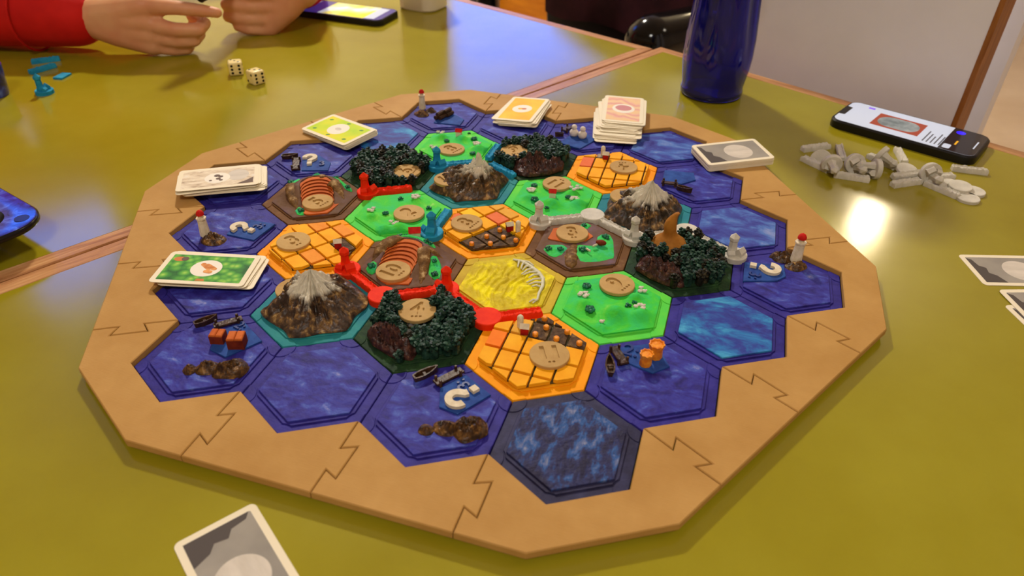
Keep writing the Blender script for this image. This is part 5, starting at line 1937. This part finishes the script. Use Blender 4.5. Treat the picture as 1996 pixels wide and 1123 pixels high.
for (sx, sy) in ((1, 1), (1, -1), (-1, 1), (-1, -1)):
    obj('hanging_hole', G().lathe([(0.12, 0.0), (0.12, 0.012), (0.09, 0.012)], 20, (P[0] + sx * (ta / 2 - 0.34), P[1] + sy * (tb / 2 - 0.34), P[2] + zt - 0.012)), M['enamel_dark'], rim, smooth=0)

# ------------------------------------------------------------------ white tub
b0, b1, b2 = at(783, 17, TZ), at(846, 28, TZ), at(868, 10, TZ)
ang = math.atan2(b1[1] - b0[1], b1[0] - b0[0])
tcx, tcy = (b0[0] + b2[0]) / 2, (b0[1] + b2[1]) / 2
t = thing('plastic_tub', 'cream white plastic tub with a red print at the far table edge', 'tub', (tcx, tcy, TZ), (0, 0, ang))
P = (tcx, tcy, TZ)
ring = lambda k, zz, r: [(P[0] + x * k, P[1] + y * k, P[2] + zz) for x, y in rrect(1.45, 1.3, r, 6)]
obj('tub_body', G().loft([ring(0.92, 0, 0.4), ring(1.0, 0.06, 0.4), ring(1.06, 2.4, 0.4), ring(1.0, 2.4, 0.38), ring(0.94, 0.12, 0.38)]), M['tub'], t, smooth=40)
for k in range(3):
    obj('red_print', G().box((P[0] + 0.755, P[1] + 0.02 + 0.16 * k, P[2] + 0.50 + 0.1 * k), (0.03, 0.1, 0.36 - 0.06 * k), 0, 0.0), M['tub_print'], t, smooth=0)

# ------------------------------------------------------------------ person with red sweater
def capsule(g, p0, r0, p1, r1, n=14, flat_n=None, fl=1.0):
    """rounded tapered limb; flat_n and fl squash the section along flat_n"""
    a, b = Vector(p0), Vector(p1)
    d = (b - a)
    L = d.length or 1e-6
    d = d / L
    s = Vector(flat_n) if flat_n is not None else (Vector((0, 0, 1)) if abs(d.z) < 0.9 else Vector((1, 0, 0)))
    s = (s - d * s.dot(d)).normalized()
    q = d.cross(s)
    rings = []
    for k in range(5):
        th_ = math.pi / 2 * (1 - k / 4)
        rings.append((a - d * r0 * math.sin(th_), max(1e-3, r0 * math.cos(th_))))
    for k in range(5):
        th_ = math.pi / 2 * k / 4
        rings.append((b + d * r1 * math.sin(th_), max(1e-3, r1 * math.cos(th_))))
    g.loft([[c + s * (r * fl * math.cos(2 * math.pi * i / n)) + q * (r * math.sin(2 * math.pi * i / n)) for i in range(n)] for c, r in rings])


def chain(g, pts, fn=None, fl=1.0):
    for i in range(len(pts) - 1):
        capsule(g, pts[i][0], pts[i][1], pts[i + 1][0], pts[i + 1][1], flat_n=fn, fl=fl)


def fuse(g, vox, it=4):
    def setup(o):
        md = o.modifiers.new('r', 'REMESH')
        md.mode = 'VOXEL'
        md.voxel_size = vox
        sm = o.modifiers.new('s', 'SMOOTH')
        sm.factor = 0.5
        sm.iterations = it
    return evaluate(g, setup)


def wallpoint(px, py, A, B, off=0.0):
    """point of the upright plane through table points A and B, moved off towards the viewer"""
    a, b = Vector(A), Vector(B)
    nrm = (b - a).cross(Vector((0, 0, 1))).normalized()
    c = Vector(CAM)
    if nrm.dot(c - a) < 0:
        nrm = -nrm
    d = Vector(at(px, py, TZ)) - c
    t_ = nrm.dot(a - c) / nrm.dot(d)
    return c + d * t_ + nrm * off


RA, RB_ = at(160, 100, TZ + 0.05), at(400, 106, TZ + 0.05)
rp = lambda x, y, o=0.0: wallpoint(x, y, RA, RB_, o)
LA, LB = at(430, 66, TZ + 0.05), at(560, 60, TZ + 0.05)
lp = lambda x, y, o=0.0: wallpoint(x, y, LA, LB, o)
pn = (Vector(RB_) - Vector(RA)).cross(Vector((0, 0, 1))).normalized()
ln = (Vector(LB) - Vector(LA)).cross(Vector((0, 0, 1))).normalized()

torso_uv = (0.5, -25.0)
T = lambda du, dv, z: Vector(uv(torso_uv[0] + du, torso_uv[1] + dv, z))
skin = G()
# right hand, back of the hand to the viewer, little finger side on the table
wr = rp(165, 34, -0.1)
elR = Vector(uv(-5.2, -19.6, 1.0))
shR, shL = T(-3.6, 0.3, 7.6), T(3.6, 0.3, 7.6)
chain(skin, [(elR, 0.92), ((elR * 0.5 + wr * 0.5), 0.86), (wr, 0.62)])
chain(skin, [(shR, 1.05), (elR, 0.92)])
palm_k = [(278, 12), (284, 40), (292, 66), (300, 86)]
for (x, y), rr in zip(palm_k, (0.34, 0.36, 0.34, 0.30)):
    chain(skin, [(wr, 0.52), (rp((165 + x) / 2, (34 + y) / 2, 0.03), 0.44), (rp(x, y, 0.05), rr)])
chain(skin, [(rp(278, 9, 0.05), 0.26), (rp(345, 13, 0.10), 0.20), (rp(392, 20, 0.02), 0.18), (rp(422, 26, -0.05), 0.145)])
chain(skin, [(rp(284, 44, 0.08), 0.25), (rp(348, 54, 0.20), 0.20), (rp(387, 58, 0.02), 0.19), (rp(388, 54, -0.45), 0.17), (rp(352, 46, -0.75), 0.15)])
chain(skin, [(rp(292, 68, 0.05), 0.24), (rp(346, 77, 0.13), 0.19), (rp(378, 80, -0.02), 0.175), (rp(378, 76, -0.45), 0.165), (rp(350, 70, -0.75), 0.15)])
chain(skin, [(rp(300, 90, 0.0), 0.21), (rp(340, 97, 0.03), 0.165), (rp(364, 98, -0.1), 0.15), (rp(362, 94, -0.4), 0.14), (rp(340, 90, -0.6), 0.13)])
chain(skin, [(rp(205, 8, -0.35), 0.36), (rp(265, -18, -0.6), 0.26), (rp(320, -26, -0.7), 0.215), (rp(362, -24, -0.7), 0.17)])
# left hand
wl = lp(585, -18, -0.3)
elL = Vector(uv(7.4, -19.0, 1.0))
chain(skin, [(elL, 0.92), ((elL * 0.5 + wl * 0.5), 0.86), (wl, 0.60)])
chain(skin, [(shL, 1.05), (elL, 0.92)])
for (x, y), rr in zip([(545, -8), (543, 14), (538, 34), (528, 52)], (0.32, 0.34, 0.33, 0.28)):
    chain(skin, [(wl, 0.50), (lp((585 + x) / 2, (-18 + y) / 2, 0), 0.42), (lp(x, y, 0.05), rr)])
for (x, y, x2, y2, r) in ((545, -14, 450, -12, 0.20), (543, 12, 442, 9, 0.20), (538, 36, 446, 32, 0.195), (526, 57, 464, 51, 0.165)):
    chain(skin, [(lp(x, y, 0.05), r * 1.25), (lp((x + x2) / 2 - 8, (y + y2) / 2, 0.18), r), (lp(x2, y2, 0.02), r * 0.95), (lp(x2 + 4, y2 - 2, -0.45), r * 0.85), (lp(x2 + 40, y2 - 4, -0.7), r * 0.75)])
chain(skin, [(lp(560, -24, -0.3), 0.34), (lp(500, -34, -0.5), 0.25), (lp(440, -34, -0.55), 0.17)])
# trunk, neck, head, legs
chain(skin, [(T(0, 0, -3.0), 2.6), (T(0, 0.2, 3.0), 2.7), (T(0, 0.2, 6.4), 2.2)], fn=tuple(Vector(TV + (0,))), fl=0.75)
chain(skin, [(shR, 1.2), (T(0, 0.2, 7.4), 1.5)])
chain(skin, [(shL, 1.2), (T(0, 0.2, 7.4), 1.5)])
chain(skin, [(T(0, 0.2, 7.5), 1.1), (T(0, 0.8, 10.2), 1.02)])
hd = T(0, 1.2, 12.4)
chain(skin, [(hd + Vector((0, 0, 0.75)), 1.62), (hd + Vector(TV + (0,)) * 0.35 + Vector((0, 0, -0.85)), 1.12)])
fw, sd = Vector(TV + (0,)), Vector(TU + (0,))
capsule(skin, hd + fw * 1.55 + Vector((0, 0, 0.35)), 0.18, hd + fw * 1.85 + Vector((0, 0, -0.25)), 0.26)
for s in (-1, 1):
    capsule(skin, hd + sd * 1.55 * s + Vector((0, 0, 0.3)), 0.30, hd + sd * 1.55 * s + Vector((0, 0, -0.2)), 0.22)
    hip, kn, an = T(1.6 * s, 0.2, -5.2), T(2.2 * s, 9.0, -5.4), T(2.2 * s, 8.4, FLOOR + 1.4)
    chain(skin, [(hip, 1.7), (kn, 1.25), (an, 0.75)])
    capsule(skin, an + Vector((0, 0, -0.6)), 0.7, an + fw * 3.0 + Vector((0, 0, -0.8)), 0.5)
body = fuse(skin, 0.058, 3)
P0 = tuple(Vector(uv(*torso_uv)) + Vector((0, 0, FLOOR)))
t = thing('person', 'person in a red sweater holding a phone in both hands', 'person', P0)
obj('body', body, M['skin'], t, smooth=180)
sw = G()
cufR = wr + (elR - wr) * 0.06
chain(sw, [(shR, 1.4), (elR, 1.15), ((elR + cufR) * 0.5, 1.06), (cufR, 0.86)])
cufL = wl + (elL - wl) * 0.12
chain(sw, [(shL, 1.4), (elL, 1.15), ((elL + cufL) * 0.5, 1.06), (cufL, 0.82)])
chain(sw, [(T(0, 0, -4.2), 2.95), (T(0, 0.2, 3.0), 3.0), (T(0, 0.2, 6.4), 2.5)], fn=tuple(fw), fl=0.8)
chain(sw, [(shR, 1.45), (T(0, 0.2, 7.3), 1.75)])
chain(sw, [(shL, 1.45), (T(0, 0.2, 7.3), 1.75)])
obj('sweater', fuse(sw, 0.13, 4), M['sweater'], t, smooth=180)
for a_, b_, r_ in ((wr, elR, 0.93), (wl, elL, 0.9)):
    d_ = (b_ - a_).normalized()
    c_ = a_ + d_ * 1.55
    s_ = d_.cross(Vector((0, 0, 1))).normalized()
    q_ = s_.cross(d_)
    rings = []
    for k in range(28):
        an_ = 2 * math.pi * k / 28
        o_ = s_ * math.cos(an_) + q_ * math.sin(an_)
        rings.append([c_ + o_ * (r_ + 0.10 + 0.03 * math.cos(2 * math.pi * j / 6)) + d_ * 0.035 * math.sin(2 * math.pi * j / 6) for j in range(6)])
    obj('cuff_seam', G().loft(rings, closed=True), M['sweater'], t, smooth=60)
pt = G()
for s in (-1, 1):
    hip, kn, an = T(1.6 * s, 0.2, -5.2), T(2.2 * s, 9.0, -5.4), T(2.2 * s, 8.4, FLOOR + 1.8)
    chain(pt, [(hip, 1.9), (kn, 1.45), (an, 1.0)])
chain(pt, [(T(-1.2, 0, -4.9), 2.2), (T(1.2, 0, -4.9), 2.2)])
obj('trousers', fuse(pt, 0.16, 3), M['jeans'], t, smooth=180)
hr = G()
chain(hr, [(hd + Vector((0, 0, 1.0)) - fw * 0.25, 1.75), (hd - fw * 0.7 + Vector((0, 0, -0.2)), 1.35)])
obj('hair', fuse(hr, 0.14, 2), M['hair'], t, smooth=180)
for s in (-1, 1):
    e = hd + fw * 1.42 + sd * 0.55 * s + Vector((0, 0, 0.32))
    eo = obj('eye', G().ball(tuple(e), 0.22, 2), M['eye'], t, smooth=180)
    obj('iris', G().ball(tuple(e + fw * 0.15), 0.11, 1), M['iris'], eo, smooth=180)
obj('mouth', G().ball(tuple(hd + fw * 1.42 + Vector((0, 0, -0.85))), 0.3, 2, (0.4, 1.2, 0.35)), M['lip'], t, smooth=180)
# phone in the hands
ph = (rp(372, -20, -0.45) + lp(440, -22, -0.3)) * 0.5
dv_ = (lp(440, -22, -0.3) - rp(372, -20, -0.45))
g = G().prism(rrect(3.1, 1.5, 0.2, 6), -0.09, 0.09, 0.03)
Mx = Matrix.Rotation(math.atan2(dv_.y, dv_.x), 4, 'Z') @ Matrix.Rotation(CA(62), 4, 'X')
g2 = G().put(g, mat=Mx)
o = obj('smartphone', g2, M['black'], None, (0, 0, 0), smooth=40)
o.location = W(tuple(ph + Vector((0, 0, 0.60))))
tag(o, 'dark phone held between the two hands at the top', 'phone')
# stool under the person
sp = T(0, -0.6, 0)
t = thing('stool', 'wooden stool under the person in the red sweater', 'stool', (sp.x, sp.y, FLOOR))
obj('seat', G().lathe([(3.3, 9.0 - 0.4), (3.4, 9.0 - 0.2), (3.3, 9.0)], 32, (sp.x, sp.y, FLOOR)), M['orange_wood'], t, smooth=40)
for k in range(4):
    a_ = CA(45 + 90 * k)
    obj('leg', G().tube([(sp.x + 2.7 * math.cos(a_), sp.y + 2.7 * math.sin(a_), FLOOR), (sp.x + 2.2 * math.cos(a_), sp.y + 2.2 * math.sin(a_), FLOOR + 8.7)], 0.32, 10), M['orange_wood'], t, smooth=60)

# ------------------------------------------------------------------ background furniture
def uvr(u, v, z):
    return Vector(uv(u, v, z))


cc_ = uvr(17.0, -13.5, FLOOR)
t = thing('office_chair', 'black padded office chair behind the far table edge', 'chair', tuple(cc_))
def cushion(u0, u1, v0, v1, z0, z1, m, name):
    g = uvbox(u0, u1, v0, v1, z0, z1)

    def setup(o):
        md = o.modifiers.new('b', 'BEVEL')
        md.width = min(u1 - u0, v1 - v0, z1 - z0) * 0.42
        md.segments = 5
        md.limit_method = 'NONE'
    return obj(name, evaluate(g, setup), m, t, smooth=60)


cushion(12.9, 22.0, -18.2, -7.4, -7.2, -4.9, M['chair_fabric'], 'seat')
br = []
for u_, k_ in ((20.5, 0.90), (20.8, 0.97), (21.5, 1.0), (22.2, 0.97), (22.5, 0.90)):
    br.append([uvr(u_, -12.8 + x * k_, -1.2 + y * k_) for x, y in rrect(10.6, 11.2, 3.2, 8)])
obj('backrest', G().loft(br), M['chair_fabric'], t, smooth=60)
for v in (-18.9, -6.9):
    arm = G()
    for a, b in (((14.4, -1.3), (20.4, -1.6)),):
        capsule(arm, uvr(a[0], v, a[1]), 0.95, uvr(b[0], v, b[1]), 0.85)
    ar = obj('armrest', arm, M['black_gloss'], t, smooth=70)
    obj('armrest_post', G().tube([tuple(uvr(17.5, v, -6.0)), tuple(uvr(17.5, v, -1.8))], 0.5, 10), M['black'], ar, smooth=60)
obj('gas_column', G().tube([tuple(uvr(17.4, -13.3, FLOOR + 1.5)), tuple(uvr(17.4, -13.3, -6.9))], 0.6, 14), M['black'], t, smooth=60)
for k in range(5):
    a_ = CA(72 * k)
    e = uvr(17.4 + 6 * math.cos(a_), -13.3 + 6 * math.sin(a_), FLOOR + 1.2)
    fo = obj('foot', G().tube([tuple(uvr(17.4, -13.3, FLOOR + 2.2)), tuple(e)], [0.55, 0.4], 10), M['black'], t, smooth=60)
    obj('castor', G().ball((e.x, e.y, FLOOR + 0.6), 0.6, 2), M['black_gloss'], fo, smooth=180)
# jacket on the chair back
jk = G()
prof_v = [-18.4, -17.0, -14.5, -12.0, -9.6, -8.2]
top_ = []
for side, u in ((0, 20.2), (1, 23.0)):
    pass
sec = [(20.15, -3.4), (20.0, -1.0), (20.1, 2.0), (20.35, 3.9), (20.9, 4.75), (22.3, 4.75), (22.9, 3.9), (23.1, 1.0), (23.2, -2.5)]
rings = []
for v in [-17.4 + 0.6 * k for k in range(16)]:
    r_ = []
    for i, (u, z_) in enumerate(sec):
        w_ = 0.22 * noise.noise(Vector((v * 0.6, i * 0.7, 2)))
        z_ = z_ - 0.11 * max(0, abs(v + 12.9) - 1.8) ** 2 * (1 if z_ > 0 else 0)
        r_.append(uvr(u + (w_ if i < 4 else -w_), v, z_ + (0.5 * noise.noise(Vector((v * 0.4, 9, 1))) if i in (0, 8) else 0)))
    for i, (u, z_) in reversed(list(enumerate(sec))):
        z_ = z_ - 0.11 * max(0, abs(v + 12.9) - 1.8) ** 2 * (1 if z_ > 0 else 0)
        r_.append(uvr(u + (0.25 if u < 21.5 else -0.25), v, z_ - (0.25 if z_ > 3.5 else 0)))
    rings.append(r_)
o = obj('jacket', G().loft(rings), M['maroon'], None, tuple(uvr(21.5, -13.4, -4.4)), smooth=60)
tag(o, 'dark maroon jacket hung over the black chair back', 'jacket')

# white board with wooden edge behind the vase
t = thing('laminate_board', 'white laminate board with a wooden edge standing behind the phone', 'board', tuple(uvr(12.5, 1.0, FLOOR)))
obj('panel', uvbox(12.12, 12.98, -2.6, 3.88, FLOOR, 2.75), M['board_white'], t, smooth=0)
obj('edge_band', uvbox(12.10, 13.0, 3.88, 4.0, FLOOR, 2.75), M['board_edge'], t, smooth=0)
t = thing('laminate_board', 'second pale board standing just behind the wooden edged one', 'board', tuple(uvr(14.4, 1.0, FLOOR)))
obj('panel', uvbox(13.9, 14.5, -2.4, 4.15, FLOOR, 2.75), M['board_white'], t, smooth=0)
# orange cabinet and things beside it
t = thing('cabinet', 'orange wooden cabinet seen past the far table edge', 'cabinet', tuple(uvr(42, -34, FLOOR)))
obj('carcass', uvbox(38.4, 48, -39.6, -24, FLOOR, -1.5), M['orange_wood'], t, smooth=0)
for k in range(2):
    d_ = obj('door', uvbox(38.0, 38.38, -39.4 + 7.8 * k, -31.9 + 7.8 * k, FLOOR + 1.2, -2.0, 0.1), M['orange_wood'], t, smooth=0)
    obj('handle', uvbox(37.6, 38.0, -33.2 + 3.0 * k, -32.8 + 3.0 * k, -8.0, -5.0, 0.05), M['steel'], d_, smooth=0)
o = obj('black_post', uvbox(37.0, 38.2, -42.2, -39.9, FLOOR, -3.0, 0.2), M['black'], None, tuple(uvr(37.6, -41, FLOOR)), smooth=0)
tag(o, 'short black post standing beside the orange cabinet', 'post')
t = thing('storage_box', 'grey-white storage box left of the black post', 'box', tuple(uvr(42, -46, FLOOR)))
obj('box_body', uvbox(38, 46, -50.5, -42.6, FLOOR, -2.4, 0.2), M['tub'], t, smooth=0)
obj('box_lid', uvbox(37.7, 46.3, -50.8, -42.4, -2.4, -1.4, 0.2), M['board_white'], t, smooth=0)
# bag on the floor far right
bc = uvr(99.0, -9.5, FLOOR)
t = thing('bag', 'black bag standing on the beige floor at the top right', 'bag', tuple(bc))
g = uvbox(92, 102, -15.2, 4, FLOOR, FLOOR + 9)


def setup_b(o):
    md = o.modifiers.new('b', 'BEVEL')
    md.width = 1.2
    md.segments = 5
    md.limit_method = 'NONE'


obj('bag_body', evaluate(g, setup_b), M['bag'], t, smooth=60)
hpts = [tuple(uvr(99, -3.5 + 5 * math.cos(CA(a)) * 1.0, FLOOR + 8.6 + 4 * math.sin(CA(a)))) for a in range(0, 181, 15)]
obj('strap', G().tube(hpts, 0.35, 8), M['black'], t, smooth=60)
